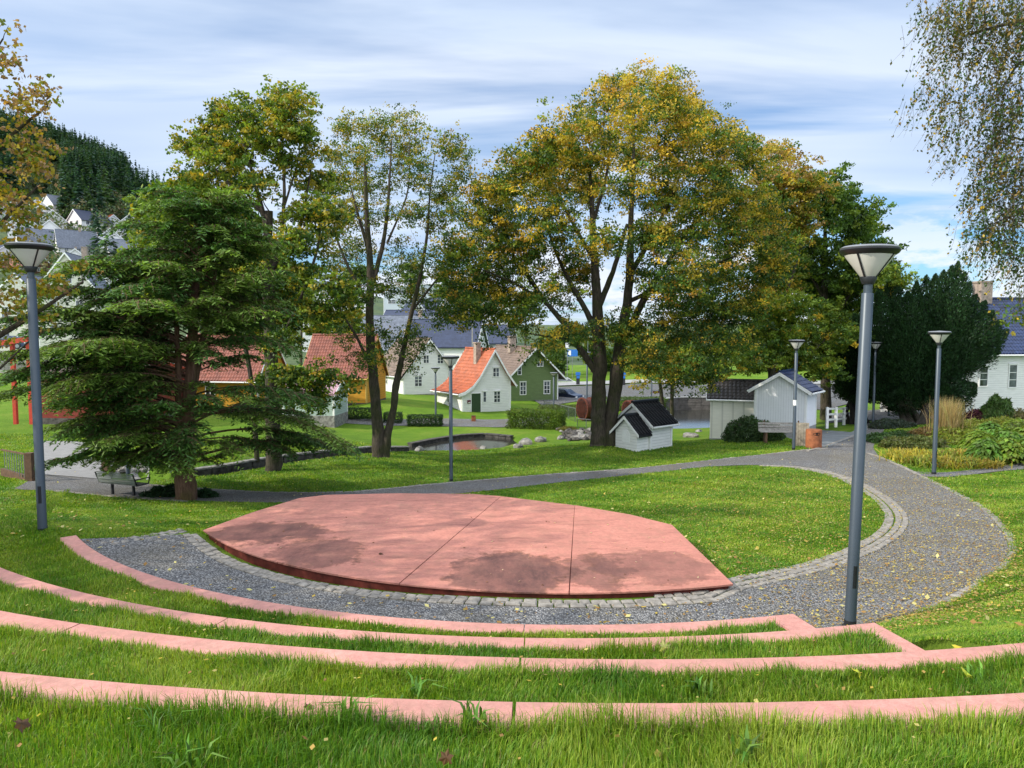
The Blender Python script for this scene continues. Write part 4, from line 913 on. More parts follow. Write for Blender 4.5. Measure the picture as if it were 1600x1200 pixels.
# tall maple behind the conifer
tree('sycamore_tree', 'tall open crowned sycamore rising just behind the dark conifer', G(428, 743),
     [[(428, 748, .37), (427, 690, .32), (424, 560, .28), (418, 420, .22), (420, 330, .16)], [(419, 440, .12), (440, 380, .1), (445, 300, .07), (440, 200, .03)], [(418, 360, .12), (400, 290, .08), (380, 220, .05), (360, 190, .02)], [(420, 340, .1), (360, 290, .06), (310, 235, .02)], [(422, 420, .1), (470, 360, .07), (480, 300, .04), (490, 240, .02)], [(425, 560, .1), (470, 470, .08), (500, 380, .05), (500, 320, .02)], [(423, 520, .1), (370, 440, .06), (340, 380, .02)], [(445, 320, .05), (470, 240, .03), (465, 175, .012)]],
     [(350, 180, 20), (335, 215, 24), (300, 225, 18), (375, 170, 20), (400, 185, 26), (430, 165, 22), (455, 160, 22), (475, 172, 14), (445, 200, 28), (475, 215, 22), (400, 225, 28), (430, 245, 26), (360, 245, 26), (325, 255, 24), (470, 250, 22), (385, 285, 26), (350, 300, 22), (420, 290, 18), (300, 280, 16), (490, 290, 20), (500, 240, 16), (480, 330, 24), (515, 330, 20), (460, 380, 22), (510, 380, 20), (390, 350, 18), (350, 350, 24), (310, 330, 20), (430, 440, 24), (480, 430, 26), (520, 450, 26), (380, 420, 20), (500, 490, 22), (460, 490, 28), (530, 480, 16), (440, 540, 22), (390, 500, 24), (420, 600, 20), (455, 585, 20), (400, 640, 14), (460, 625, 14), (500, 592, 24), (535, 605, 14), (490, 625, 18), (515, 640, 12)],
     32, 450, 66000, .125, [(YG, 1.2, .7), (GR, 1.3, -.3), (DG, .8, -.7), (YL, .06, .8), (OL, .8, .8), (LG, .7, 0)], sigma=.34, tip=.012, leafasp=.75, thick=.9)
tree('maple_tree', 'low bushy yellow green maple filling the space behind the conifer top', G(402, 718),
     [[(402, 722, .13), (395, 600, .11), (370, 480, .1), (340, 380, .05)], [(385, 540, .08), (420, 440, .05), (440, 380, .02)], [(362, 500, .08), (300, 400, .05), (285, 330, .02)]],
     [(285, 320, 26), (310, 300, 20), (260, 340, 26), (330, 325, 24), (360, 340, 22), (300, 360, 34), (350, 380, 34), (390, 380, 28), (420, 420, 30), (380, 440, 34), (330, 430, 36), (280, 400, 34), (250, 390, 26), (440, 470, 30), (400, 500, 30), (240, 440, 30), (430, 520, 18)],
     35.5, 190, 64000, .185, [(YG, 1.4, .3), (GR, 1, -.4), (DG, .6, -1), (LG, .9, .5), (OL, .1, .6)], sigma=.48, tip=.012, leafasp=.75)
# two trunked tree
tree('ash_tree', 'slender two trunked tree with airy crown on the lawn by the pond', G(595, 717),
     [[(594, 722, .42), (592, 690, .33), (588, 640, .27), (582, 580, .24), (577, 500, .21), (580, 430, .18), (572, 330, .12), (570, 240, .05)],
      [(600, 715, .3), (607, 670, .2), (616, 640, .17), (617, 605, .19), (628, 560, .14), (640, 500, .12), (655, 440, .1), (668, 370, .07), (672, 290, .04), (680, 240, .02)],
      [(580, 450, .14), (600, 380, .11), (608, 300, .07), (612, 220, .03)], [(578, 480, .12), (545, 420, .08), (520, 360, .05), (525, 290, .02)], [(578, 400, .1), (555, 320, .06), (540, 260, .03)], [(582, 580, .1), (560, 530, .08), (535, 490, .04)], [(640, 490, .07), (680, 440, .05), (710, 400, .02)], [(605, 380, .06), (640, 300, .04), (640, 220, .02)], [(620, 600, .05), (650, 560, .03), (655, 540, .01)]],
     [(540, 200, 22), (570, 190, 22), (605, 185, 20), (640, 195, 20), (660, 215, 16), (595, 220, 26), (630, 235, 26), (560, 240, 26), (520, 240, 20), (530, 280, 26), (570, 290, 28), (610, 280, 26), (650, 270, 24), (700, 235, 22), (730, 240, 12), (715, 270, 20), (690, 300, 22), (550, 330, 28), (520, 350, 22), (600, 340, 26), (640, 330, 24), (680, 350, 22), (710, 330, 18), (560, 390, 26), (620, 400, 26), (530, 410, 20), (660, 400, 24), (695, 420, 20), (600, 450, 20), (640, 460, 24), (550, 460, 22), (690, 470, 24), (715, 450, 20), (540, 520, 20), (600, 520, 18), (620, 540, 16), (645, 520, 16), (655, 545, 14), (560, 560, 16), (590, 560, 14), (700, 500, 20), (635, 565, 12)],
     38, 520, 50000, .11, [(GR, 1.4, -.2), (DG, 1.1, -.6), (YG, .9, .6), (OL, .8, .9), (BR, .08, .8)], sigma=.33, tip=.011, leafasp=.6)
# the big beech
beech_b = [(990, 125, 24), (960, 150, 28), (1025, 140, 30), (1060, 165, 28), (920, 175, 30), (890, 200, 28), (870, 225, 26), (940, 190, 34), (990, 180, 36), (1040, 195, 36), (1090, 190, 28), (1120, 205, 26), (1150, 215, 26), (1165, 245, 24), (840, 245, 30), (810, 265, 28), (790, 285, 22), (760, 300, 20), (880, 250, 36), (930, 235, 36), (980, 240, 36), (1040, 245, 38), (1090, 245, 36), (1130, 260, 30),
           (800, 310, 36), (850, 300, 36), (910, 295, 36), (1100, 300, 36), (1150, 305, 36), (1040, 300, 36), (980, 290, 30), (750, 345, 30), (790, 360, 36), (850, 350, 36), (1080, 360, 40), (1140, 365, 40), (1190, 340, 36), (1210, 385, 32), (1030, 370, 30), (720, 390, 28), (760, 410, 36), (820, 400, 30), (880, 375, 26), (1060, 420, 40), (1120, 430, 42), (1180, 430, 36), (1010, 430, 24), (735, 450, 34), (790, 450, 32), (850, 445, 26), (1040, 480, 40), (1100, 490, 42), (1160, 490, 38), (990, 500, 22), (720, 490, 22), (770, 490, 26), (830, 500, 22), (880, 460, 20), (1050, 540, 38), (1110, 545, 38), (1160, 540, 26), (1010, 560, 28), (1060, 580, 26), (1100, 580, 22), (790, 530, 14), (960, 520, 18), (850, 540, 16), (895, 520, 18), (900, 420, 22), (940, 380, 26), (1000, 600, 14), (700, 440, 20)]
tree('beech_tree', 'great spreading beech with yellowing crown and twin trunk beside the small white shed', G(945, 700),
     [[(938, 707, .62), (936, 690, .46), (935, 655, .40), (936, 600, .37), (938, 550, .36), (933, 480, .27), (928, 400, .2), (925, 320, .13), (920, 240, .06)],
      [(953, 706, .42), (953, 670, .34), (960, 620, .34), (966, 570, .36), (972, 520, .28), (985, 440, .22), (985, 360, .16), (990, 280, .1), (990, 190, .04)],
      [(936, 590, .2), (910, 550, .17), (882, 505, .15), (850, 470, .12), (825, 430, .12), (800, 400, .07), (790, 350, .04)], [(940, 560, .2), (925, 500, .16), (895, 450, .12), (870, 400, .08), (850, 340, .04)],
      [(975, 530, .2), (1010, 460, .17), (1050, 400, .12), (1090, 340, .08), (1140, 290, .03)], [(935, 480, .17), (960, 420, .13), (980, 350, .08)], [(984, 430, .15), (1030, 350, .1), (1060, 280, .05), (1080, 220, .03)], [(930, 410, .12), (890, 340, .08), (860, 280, .04)], [(926, 350, .1), (950, 270, .07), (955, 190, .03)], [(972, 560, .14), (1030, 510, .1), (1090, 480, .05)], [(985, 470, .12), (1070, 430, .08), (1150, 400, .04)], [(850, 470, .09), (800, 440, .06), (750, 420, .03)], [(940, 530, .1), (880, 530, .06), (820, 520, .02)]],
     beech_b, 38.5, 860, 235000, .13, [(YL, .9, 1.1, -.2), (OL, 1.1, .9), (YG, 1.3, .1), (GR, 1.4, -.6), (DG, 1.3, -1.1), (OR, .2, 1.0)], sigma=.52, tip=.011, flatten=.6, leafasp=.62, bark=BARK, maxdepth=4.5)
tree('beech_tree', 'russet and gold beech behind the right flank of the great beech', G(1225, 655),
     [[(1222, 665, .4), (1220, 600, .3), (1210, 500, .24), (1200, 400, .16), (1200, 300, .08)], [(1221, 590, .2), (1190, 540, .14), (1150, 500, .06)], [(1210, 500, .14), (1250, 400, .1), (1260, 300, .03)]],
     [(1200, 260, 20), (1220, 245, 18), (1240, 275, 26), (1200, 300, 34), (1240, 312, 28), (1272, 295, 14), (1180, 340, 34), (1225, 350, 32), (1255, 345, 20), (1200, 400, 36), (1235, 400, 24), (1190, 460, 34), (1225, 450, 22), (1200, 510, 30), (1165, 530, 26), (1210, 240, 12)],
     50, 190, 46000, .17, [(BR, .6, .9), (OR, .15, .5), (OL, 1.2, .2), (YL, .35, 0), (YG, 1.0, -.8), (GR, 1.0, -.9)], sigma=.55, tip=.013)
tree('lime_tree', 'rounded green lime tree right of the russet beech', G(1290, 645),
     [[(1290, 655, .4), (1290, 560, .3), (1288, 450, .2), (1290, 340, .1)], [(1290, 520, .14), (1340, 440, .08), (1360, 380, .03)], [(1289, 470, .12), (1250, 400, .06)]],
     [(1290, 290, 20), (1315, 310, 24), (1340, 335, 22), (1290, 340, 34), (1330, 370, 32), (1365, 355, 18), (1370, 390, 20), (1290, 400, 36), (1340, 420, 36), (1380, 430, 18), (1260, 440, 30), (1300, 460, 36), (1350, 470, 34), (1390, 410, 10), (1250, 380, 26)],
     53, 180, 52000, .22, [(GR, 1.5, .2), (DG, .7, -.5), (YG, .6, .2), (LG, .5, .5)], sigma=.6, tip=.013)
tree('maple_tree', 'pale yellow green maple spreading over the white sheds', G(1212, 660),
     [[(1210, 672, .3), (1208, 600, .26), (1205, 570, .22)], [(1206, 585, .14), (1180, 545, .1), (1170, 500, .05)], [(1206, 580, .14), (1225, 540, .1), (1240, 500, .05)], [(1212, 600, .12), (1260, 560, .08), (1300, 520, .03)]],
     [(1200, 490, 26), (1240, 480, 28), (1280, 500, 28), (1310, 500, 22), (1180, 520, 26), (1220, 520, 30), (1260, 530, 28), (1300, 540, 24), (1330, 520, 16), (1190, 555, 24), (1235, 560, 22), (1285, 565, 22), (1160, 560, 16), (1400, 430, 16), (1385, 450, 18), (1310, 580, 14)],
     46.5, 170, 46000, .17, [(YG, 1.5, .2), (LG, 1.2, .2), (YL, .2, .4), (GR, 1.2, -.6)], sigma=.42, tip=.011)
tree('slim_tree', 'small twin trunked tree with yellow leaves between beech and pond', G(1040, 655),
     [[(1036, 660, .17), (1034, 620, .15), (1030, 590, .13), (1025, 550, .06)], [(1050, 660, .17), (1050, 610, .15), (1050, 580, .12), (1055, 540, .05)]],
     [(1010, 575, 20), (1040, 570, 20), (1070, 575, 18), (1000, 600, 10), (1090, 585, 10), (1030, 545, 20), (1060, 545, 20), (990, 575, 10)], 60, 60, 9000, .17, [(YL, 1.2, 0), (YG, 1, 0), (OL, .5, 0)], sigma=.4, tip=.012)
# trees beyond the road
BG = [(700, 455, 30, 165, 'g'), (880, 520, 34, 118, 'y'), (925, 545, 26, 125, 'g'), (870, 560, 22, 112, 'g'), (960, 560, 24, 128, 'g'), (1000, 540, 40, 130, 'g'), (1075, 555, 30, 128, 'y'), (1130, 550, 34, 126, 'g'), (1180, 545, 36, 130, 'g'), (1240, 570, 30, 132, 'y'), (1300, 560, 40, 130, 'g'), (1370, 580, 40, 125, 'g'), (1420, 600, 40, 120, 'g'), (1470, 590, 40, 118, 'g'), (820, 480, 34, 180, 'g'), (640, 430, 30, 190, 'g'), (560, 430, 26, 200, 'g'), (540, 500, 40, 95, 'y'), (470, 460, 34, 150, 'g'), (230, 470, 40, 120, 'g'), (160, 520, 26, 100, 'g'), (500, 500, 26, 88, 'y')]
for i, (px, py, r, d, k) in enumerate(BG):
    b = at(px, 600, d); b[2] = -7.2; rw = r*d/F
    pal_ = [(GR, 1, 0), (DG, .9, -.6), (YG, .6, .6)] if k == 'g' else [(YG, 1.2, .4), (OL, .7, .6), (GR, .8, -.5)]
    pyb = 517+7.2*F/d
    lab = 'background tree %s' % {0: 'behind the grey slate roof, between the slim trees', 1: 'with yellowish crown right of the green house roof', 2: 'behind the left limb of the great beech', 3: 'low and dark above the parked car', 4: 'seen between the twin trunks of the beech', 5: 'wide and dark behind the beech trunk', 6: 'pale crown beyond the slim twin trunks', 7: 'beyond the car park left of the cream shed', 8: 'behind the cream shed roof ridge', 9: 'pale crown above the gap between the sheds', 10: 'wide green crown right of the tall white shed', 11: 'beyond the yew on its left', 12: 'behind the yew stems', 13: 'behind the right half of the yew', 14: 'high on the skyline left of the beech limb', 15: 'on the skyline behind the slim tree crown', 16: 'on the skyline between the two slim trees', 17: 'yellowish and close behind the yellow house roof', 18: 'on the slope behind the sycamore', 19: 'dark behind the conifer top', 20: 'low beside the cream gabled house', 21: 'yellow green beside the yellow house gable'}[i]
    tree('park_tree', lab, b, [[(px, pyb, .3), (px+2, py+r*.5, .2), (px, py-r*.3, .08)]],
         [(px+rng.uniform(-.6, .6)*r, py+rng.uniform(-.6, .7)*r, r*.5) for _ in range(9)]+[(px, py, r*.6)], d, 50, 7000, .05*rw**.5*2.6+.1, pal_, sigma=rw*.16, tip=.03, group='background trees')

# dark conifer at the left: flat drooping sprays on long limbs
def conifer():
    base = G(290, 781); d = base[1]; root = empty('conifer', 'large dark spreading conifer with low sweeping branches beside the steel bench', 'tree', base); o = np.array(base)
    mb = MB()
    stems = [[(290, 786, .36), (290, 740, .29), (291, 700, .26), (293, 640, .2), (300, 560, .17), (305, 450, .12), (318, 330, .03)], [(284, 710, .14), (280, 660, .12), (278, 560, .1), (270, 450, .04)], [(296, 690, .13), (301, 620, .12), (322, 500, .09), (345, 380, .03)]]
    SP = []
    for L in stems:
        pts = np.array([atd(a, b, d+(0, -.15, .2)[stems.index(L)]) for a, b, r in L]); rad = np.array([q[2] for q in L]); u = np.linspace(0, 1, 22); s = np.linspace(0, 1, len(L))
        pp = np.stack([np.interp(u, s, pts[:, k]) for k in range(3)], 1); rr = np.interp(u, s, rad); pp[1:] += rng.normal(0, .012, pp[1:].shape)
        mb.tube(pp-o, rr*(1+rng.normal(0, .06, 22)), 12); SP.append(pp)
    m_ = F/d
    prof = [(765, .9, 1.0), (710, 4.9, 6.2), (650, 5.8, 5.0), (600, 5.6, 3.8), (540, 5.0, 3.3), (480, 3.9, 2.9), (400, 2.6, 2.2), (340, 1.5, 1.3), (300, .5, .4)]
    ys = np.array([p[0] for p in prof]); lo = np.array([p[1] for p in prof]); ro = np.array([p[2] for p in prof])
    C_ = []; T_ = []; S_ = []; K_ = []; Ln = []
    def spray(p, ax, side, L, shade):
        # flat twig with side shoots that carry needles
        n = max(3, int(L/.12)); 
        for i in range(n):
            f = (i+.5)/n; q = p+ax*L*f+np.array([0, 0, -.38*L*f*f])
            for sgn in (-1, 1):
                l2 = (1-f*.75)*L*.5*rng.uniform(.6, 1.2); dr = ax*.65+side*sgn*.8+np.array([0, 0, -.15]); dr /= np.linalg.norm(dr)
                k = max(2, int(l2/.065))
                for j in range(k):
                    C_.append(q+dr*l2*(j+.5)/k+rng.normal(0, .02, 3)); T_.append(dr+rng.normal(0, .35, 3)); S_.append(np.cross(dr, (rng.normal(0, .4), rng.normal(0, .4), 1))); K_.append(shade*rng.uniform(.75, 1.3)*(1.25 if j == k-1 else 1)); Ln.append(rng.uniform(.12, .23))
    nb = 225
    for b in range(nb):
        f = (b+rng.random())/nb; py = 758-(758-300)*f**.82
        st = SP[0] if rng.random() < .6 else SP[rng.integers(1, 3)]; z = float(atd(290, py, d)[2]); z = max(z, st[0, 2]); 
        if z > st[-1, 2]: st = SP[0]
        p0 = np.array([np.interp(z, st[:, 2], st[:, k]) for k in range(3)])
        az = rng.uniform(0, 2*math.pi)
        if py > 520 and rng.random() < .38: az = math.pi+rng.uniform(-.8, .8)
        dx, dy = math.cos(az), math.sin(az)
        R_ = np.interp(-py, -ys, ro) if dx > 0 else np.interp(-py, -ys, lo)
        R_ = R_*rng.uniform(.5, 1.12)*(1 if abs(dx) > .5 else .8)
        if dy < -.3 and py > 600: R_ *= .55
        if py > 690: R_ *= .9 if dx > 0 or dy > -.2 else .7
        rise = np.interp(py, [300, 450, 600, 700, 760], [1.1, .7, .38, .22, .12])
        wd_ = rng.uniform(-.18, .12); m = 9; u = np.linspace(0, 1, m); wob = rng.normal(0, .07, (m, 3)).cumsum(0)*.5
        P_ = p0+np.stack([dx*R_*u, dy*R_*u, R_*(rise*u-(.24+rise*.3+wd_)*u**2.2)], 1)+wob*u[:, None]; P_[1:, 2] = np.maximum(P_[1:, 2], base[2]+1.15+.25*u[1:])
        r0 = .013+.0065*R_; mb.tube(P_-o, r0*(1-.85*u), 6, False)
        ax = np.array([dx, dy, 0]); side = np.array([-dy, dx, 0])
        shade0 = np.array([.055, .115, .028]) if rng.random() < .55 else np.array([.11, .175, .035])
        start = .3 if py > 560 else .15
        nt_ = int(R_*8.5)+4
        for k in range(nt_):
            t = start+(1-start)*((k+rng.random())/nt_)**.8; q = np.array([np.interp(t, u, P_[:, c]) for c in range(3)])
            sg = rng.choice((-1, 1)); w = rng.uniform(.35, 1.0); dr = ax*(.5+.4*t)+side*sg*w+np.array([0, 0, rng.uniform(-.15, .12)]); dr /= np.linalg.norm(dr)
            L = (1.3-.55*t)*min(1.15, .34+R_*.17)*rng.uniform(.7, 1.2)
            mb.tube([q-o, q+dr*L*.5-o, q+dr*L-o+np.array([0, 0, -.3*L])], [.012, .008, .004], 3, False)
            spray(q, dr, np.cross(dr, (0, 0, 1)), L, shade0*rng.uniform(.75, 1.3))
        spray(P_[-2], (P_[-1]-P_[-2])/np.linalg.norm(P_[-1]-P_[-2]), side, .9, shade0*1.2)
    mb.build('trunk', BARKR, root, smooth=True)
    C_ = np.array(C_); print('needles', len(C_)); Ln = np.array(Ln)
    ok_ = C_[:, 2] > base[2]+.95; C_ = C_[ok_]; Ln = Ln[ok_]; K_ = np.array(K_)[ok_]; T_ = np.array(T_)[ok_]; S_ = np.array(S_)[ok_]; tipc = rng.random(len(K_)) < .16; K_[tipc] = K_[tipc]*1.8+np.array([.03, .03, 0])
    leaves('crown', C_-o, np.array(T_), np.array(S_), Ln, Ln*.30, np.clip(K_, .004, .5), NEEDLE, root)
conifer()
# yew
def yew(name, label, spikes, base, d, n, dcol, rk=.55, depth=3.0, trunks=5):
    root = empty(name, label, 'tree', base); o = np.array(base); C_ = []; T_ = []; N_ = []; mb = MB()
    per = n//len(spikes)
    for (px, py, px0, py0, r) in spikes:
        off = rng.uniform(-depth, depth)*.6
        a = atd(px0, py0, d+off*.5); b = atd(px, py, d+off); ax = (b-a)/np.linalg.norm(b-a); L = np.linalg.norm(b-a)
        t = rng.random(per)**.75; rad = r*np.minimum(1, ((1-t)*3.2)**.7)*(.35+.65*np.minimum(1, t*3)); v = randu(per); v -= (v@ax)[:, None]*ax; v /= np.linalg.norm(v, axis=1)[:, None]
        lump = 1+.28*np.sin(t*22+px)*np.cos(np.arctan2(v[:, 1], v[:, 0])*3+t*9)
        C_.append(a+ax*(t*L)[:, None]+v*(rad*lump*rng.uniform(.55, 1.05, per))[:, None]); T_.append(ax*1.1+v*.6+randu(per)*.55); N_.append(v)
    for _ in range(trunks+6):
        s = spikes[rng.integers(0, len(spikes))]; a = o+np.array([rng.uniform(-.7, .7), rng.uniform(-.5, .5), -.3]); b = atd(s[2], s[3], d+rng.uniform(-1, 1)*.5); c = b*.4+atd(s[0], s[1], d)*.6
        mb.tube([a-o, (a+b)/2-o+rng.normal(0, .15, 3), b-o, c-o], [.2, .16, .12, .04], 7)
    mb.build('trunk', BARKD, root, smooth=True)
    C_ = np.vstack(C_); T_ = np.vstack(T_); N_ = np.vstack(N_); n = len(C_); sz = rng.uniform(.10, .2, n)
    leaves('crown', C_-o, T_, np.cross(N_+randu(n)*.6, T_), sz, sz*.42, pal(n, dcol, .35), NEEDLE, root)
    return root
sp = []
for px, py in ((1335, 490), (1352, 470), (1372, 452), (1388, 438), (1402, 445), (1418, 455), (1432, 440), (1448, 430), (1462, 428), (1475, 422), (1488, 415), (1498, 408), (1508, 425), (1516, 440), (1526, 460), (1540, 470), (1552, 485), (1565, 500), (1575, 515), (1562, 530), (1395, 470), (1440, 470), (1470, 460), (1500, 460), (1360, 510), (1410, 500), (1455, 490), (1520, 500), (1480, 520), (1385, 540), (1430, 540), (1535, 545)):
    sp.append((px, py, 1435+(px-1440)*.38, 620-abs(px-1450)*.25, .75+.2*random.random()))
for px, py in ((1480, 600), (1500, 605), (1525, 600), (1380, 600), (1400, 615), (1450, 600), (1420, 580), (1360, 580), (1500, 570), (1350, 545)): sp.append((px, py, 1435+(px-1440)*.3, 640, .9))
yew('yew_tree', 'near black upright yew with many spires beside the path', sp, G(1437, 664), 46, 175000, (.022, .052, .02), trunks=9)
yew('yew_tree', 'smaller dark evergreen on bare stems left of the black yew', [(1310+i*7, 500+abs(i-5)*9+random.uniform(-8, 8), 1335+(i-5)*2.5, 622, .8) for i in range(13)]+[(1320, 560, 1335, 620, 1.), (1360, 570, 1345, 620, 1.), (1345, 600, 1340, 625, .9), (1312, 590, 1330, 625, .8), (1375, 600, 1350, 625, .7)], G(1342, 662), 49, 50000, (.016, .04, .013), trunks=3)

# ------------------------------------------------------------------ bushes, hedges and flower bed
q = G(1170, 694)
bush('shrub', 'rounded dark green bush in front of the cream shed', atd(1168, 687, 39), (1.35, .9, 1.25), 9000, .12, (.045, .085, .03))
bush('shrub', 'lower half of the green bush beside the park bench', atd(1198, 684, 38.5), (.85, .7, .85), 5000, .12, (.05, .09, .03))
o = bush('hedge', 'clipped green hedge with sunlit top behind the pond', atd(839, 671, 56), (1.95, 1.1, .72), 16000, .12, (.07, .12, .02), 'hedge', box=True, col2=(.10, .16, .02)); o.rotation_euler = (0, 0, R(-12))
for (px, py, d, w, lab) in ((548, 653, 58, 2.1, 'low hedge below the yellow house right of the trunk'), (614, 660, 58, .65, 'small low hedge just right of the two trunked tree'), (664, 664, 57, 1.25, 'low dark hedge under the thin lamp post'), (470, 655, 58, 1.6, 'low hedge left of the two trunked tree by the mint shed')):
    bush('hedge', lab, atd(px, py, d), (w, .5, .38), int(4500*w), .1, (.03, .065, .02), 'hedge', box=True, group='low hedges along the path')
bush('hedge', 'wide low hedge around the rusty drum beside the fence', atd(893, 650, 66), (2.7, 1.2, .45), 12000, .12, (.08, .11, .03), 'hedge', box=True)
bush('hedge', 'flat hedge right of the beech trunk behind the small shed', atd(985, 640, 69), (3.0, 1.2, .55), 12000, .13, (.06, .10, .025), 'hedge', box=True)
bush('shrub', 'yellow grassy tuft at the right end of the clipped hedge', atd(888, 676, 54), (.8, .7, .45), 3500, .2, (.13, .13, .03), asp=.18)
bush('conifer_seedling', 'dark juvenile conifer sprays at the foot of the big conifer', atd(262, 780, 25.6), (.95, .6, .5), 3000, .15, (.02, .05, .018), 'shrub', asp=.3, mat=NEEDLE)
bush('conifer_seedling', 'low dark sprays right of the big conifer trunk', atd(320, 780, 25.4), (.5, .5, .36), 1800, .15, (.02, .05, .018), 'shrub', asp=.3, mat=NEEDLE)
# flower bed
def bed(px, py): q = hitT(px, py); return q
def tuft(name, label, c, n, h, spread, col, wd=.02, cat='grass clump', group=None, lean=.5):
    root = empty(name, label, cat, c, group=group); az = rng.uniform(0, 2*math.pi, n); b = rng.normal(0, spread*.3, (n, 2)); hh = h*rng.uniform(.6, 1.1, n); le = np.abs(rng.normal(0, lean, n))
    d = np.stack([np.cos(az), np.sin(az)], 1); s = np.stack([-np.sin(az), np.cos(az)], 1)*wd/2
    m = b+d*(le*hh*.35)[:, None]; t = b+d*(le*hh*1.0)[:, None]; z0 = np.full(n, -.03)
    V = np.stack([np.c_[b-s, z0], np.c_[b+s, z0], np.c_[m+s*.8, hh*.62], np.c_[m-s*.8, hh*.62], np.c_[t, hh*(1-.25*le)], np.c_[t, hh*(1-.25*le)]], 1).reshape(-1, 3)
    I = np.arange(n)[:, None]*6; Q = np.vstack([I+np.array([[0, 1, 2, 3]]), I+np.array([[3, 2, 4, 5]])])
    npmesh('blades', V, Q, BLADE, root, np.repeat(pal(n, col, .3), 6, axis=0)); return root
def hosta(label, c, n, r, h, size, col, group=None):
    root = empty('hosta', label, 'plant', c, group=group); az = rng.uniform(0, 2*math.pi, n); k = rng.random(n)**.6
    d = np.stack([np.cos(az), np.sin(az), np.zeros(n)], 1); z = h*(1-k**2.2)*.9+.12+rng.normal(0, .05, n)
    C_ = d*(k*r)[:, None]+np.stack([0*k, 0*k, z], 1); T = d+np.array([0, 0, -.45])*(.4+k)[:, None]; N = np.array([0, 0, 1])+d*.5+randu(n)*.35; S = np.cross(N, T)
    sz = size*rng.uniform(.7, 1.2, n)
    T = T/np.linalg.norm(T, axis=1)[:, None]; S = S-(S*T).sum(1)[:, None]*T; S /= np.linalg.norm(S, axis=1)[:, None]; U = np.cross(T, S)
    V = np.stack([C_-T*sz[:, None]*.5, C_-T*sz[:, None]*.15+S*sz[:, None]*.28+U*sz[:, None]*.08, C_+T*sz[:, None]*.5, C_-T*sz[:, None]*.15-S*sz[:, None]*.28+U*sz[:, None]*.08, C_+0*T], 1).reshape(-1, 3)
    I = np.arange(n)[:, None]*5; Q = np.vstack([I+np.array([[0, 1, 4]]), I+np.array([[1, 2, 4]]), I+np.array([[2, 3, 4]]), I+np.array([[3, 0, 4]])])
    npmesh('foliage', V, Q, LEAF, root, np.repeat(pal(n, col, .22), 5, axis=0)); return root
hl = ['front left', 'front middle', 'front right', 'second row left', 'second row middle', 'second row right', 'back left', 'back right']
for i, (px, py, r) in enumerate(((1540, 722, .75), (1575, 722, .8), (1612, 720, .9), (1530, 708, .8), (1570, 704, .9), (1605, 700, .9), (1545, 690, .8), (1590, 684, .9))):
    c = bed(px, py); hosta('big leaved hosta clump, %s of the flower bed' % hl[i], c, 520, r, .75, .27, (.14, .21, .025) if i % 2 else (.10, .19, .03), 'hostas in the flower bed')
for i, (px, py) in enumerate(((1428, 722), (1448, 727), (1470, 728), (1492, 728), (1512, 728), (1532, 729), (1440, 715), (1480, 718), (1505, 716), (1410, 715))):
    tuft('daylily', 'yellowing strap leaved clump %s at the front of the flower bed' % ['left of the lamp post', 'just behind the lamp post', 'right of the lamp post', 'further right', 'in the middle', 'beside the hostas', 'behind the lamp post base', 'behind the middle', 'behind the hostas edge', 'at the left tip'][i], bed(px, py), 230, .42, 1.1, [(.40, .34, .05), (.20, .26, .04), (.34, .26, .05)][i % 3], .045, 'plant', 'yellow strap leaved plants', 1.5)
for i, (px, py, lab, col, rr, hh) in enumerate(((1405, 690, 'low green groundcover at the left tip of the bed', (.05, .10, .03), 1.6, .5), (1430, 700, 'olive mound of small leaves behind the lamp post', (.09, .11, .03), 1.5, .55), (1450, 688, 'rusty brown tinged mound left of the tall grass', (.14, .10, .04), 1.4, .6), (1510, 690, 'yellow green mound right of the tall grass', (.16, .20, .03), 1.9, .8), (1560, 676, 'yellow green mound below the weeping shrub', (.17, .2, .035), 2.0, .8), (1525, 668, 'purple leaved shrub before the white house', (.07, .018, .03), 1.15, 1.0), (1545, 664, 'dark green shrub beside the purple one', (.03, .07, .02), 1.1, 1.1), (1600, 668, 'olive brown heap of foliage at the right edge', (.13, .12, .05), 1.8, 1.0), (1395, 668, 'grey green shrub at the foot of the yew', (.05, .07, .05), 1.3, .5), (1650, 690, 'green mound just outside the right edge', (.1, .15, .03), 2.4, 1.0))):
    bush('shrub', lab, bed(px, py), (rr, rr*.8, hh), 6500, .12, col, 'shrub')
tuft('feather_grass', 'tall straw coloured feather grass behind the lamp post', bed(1479, 690), 1600, 2.1, .8, (.40, .31, .16), .018, 'grass clump', None, .25)
bush('weeping_shrub', 'dome shaped weeping green shrub in front of the white house', bed(1557, 668), (.95, .9, 1.7), 9000, .28, (.07, .13, .03), asp=.18, droop=1.4, shell=.85)
# pond plants and rocks
def rock(name, label, c, s, mat=STONE, group=None, flatz=.6, cat='rock'):
    mb = MB(); import bmesh
    bm = bmesh.new(); bmesh.ops.create_icosphere(bm, subdivisions=2, radius=1)
    sx, sy, sz = s*rng.uniform(.8, 1.3), s*rng.uniform(.7, 1.1), s*flatz*rng.uniform(.8, 1.2); k = rng.uniform(0, 9, 3)
    for v in bm.verts:
        p = np.array(v.co); f = 1+.22*math.sin(p[0]*2.7+k[0])*math.cos(p[1]*3.1+k[1])+.1*math.sin(p[2]*5+k[2])+rng.normal(0, .03); v.co = (p[0]*f*sx, p[1]*f*sy, p[2]*f*sz)
    me = bpy.data.meshes.new(name); bm.to_mesh(me); bm.free(); o = link(name, me, mat); o.location = [float(a) for a in c]; o.rotation_euler = (0, 0, rng.uniform(0, 6)); return tag(o, label, cat, group)
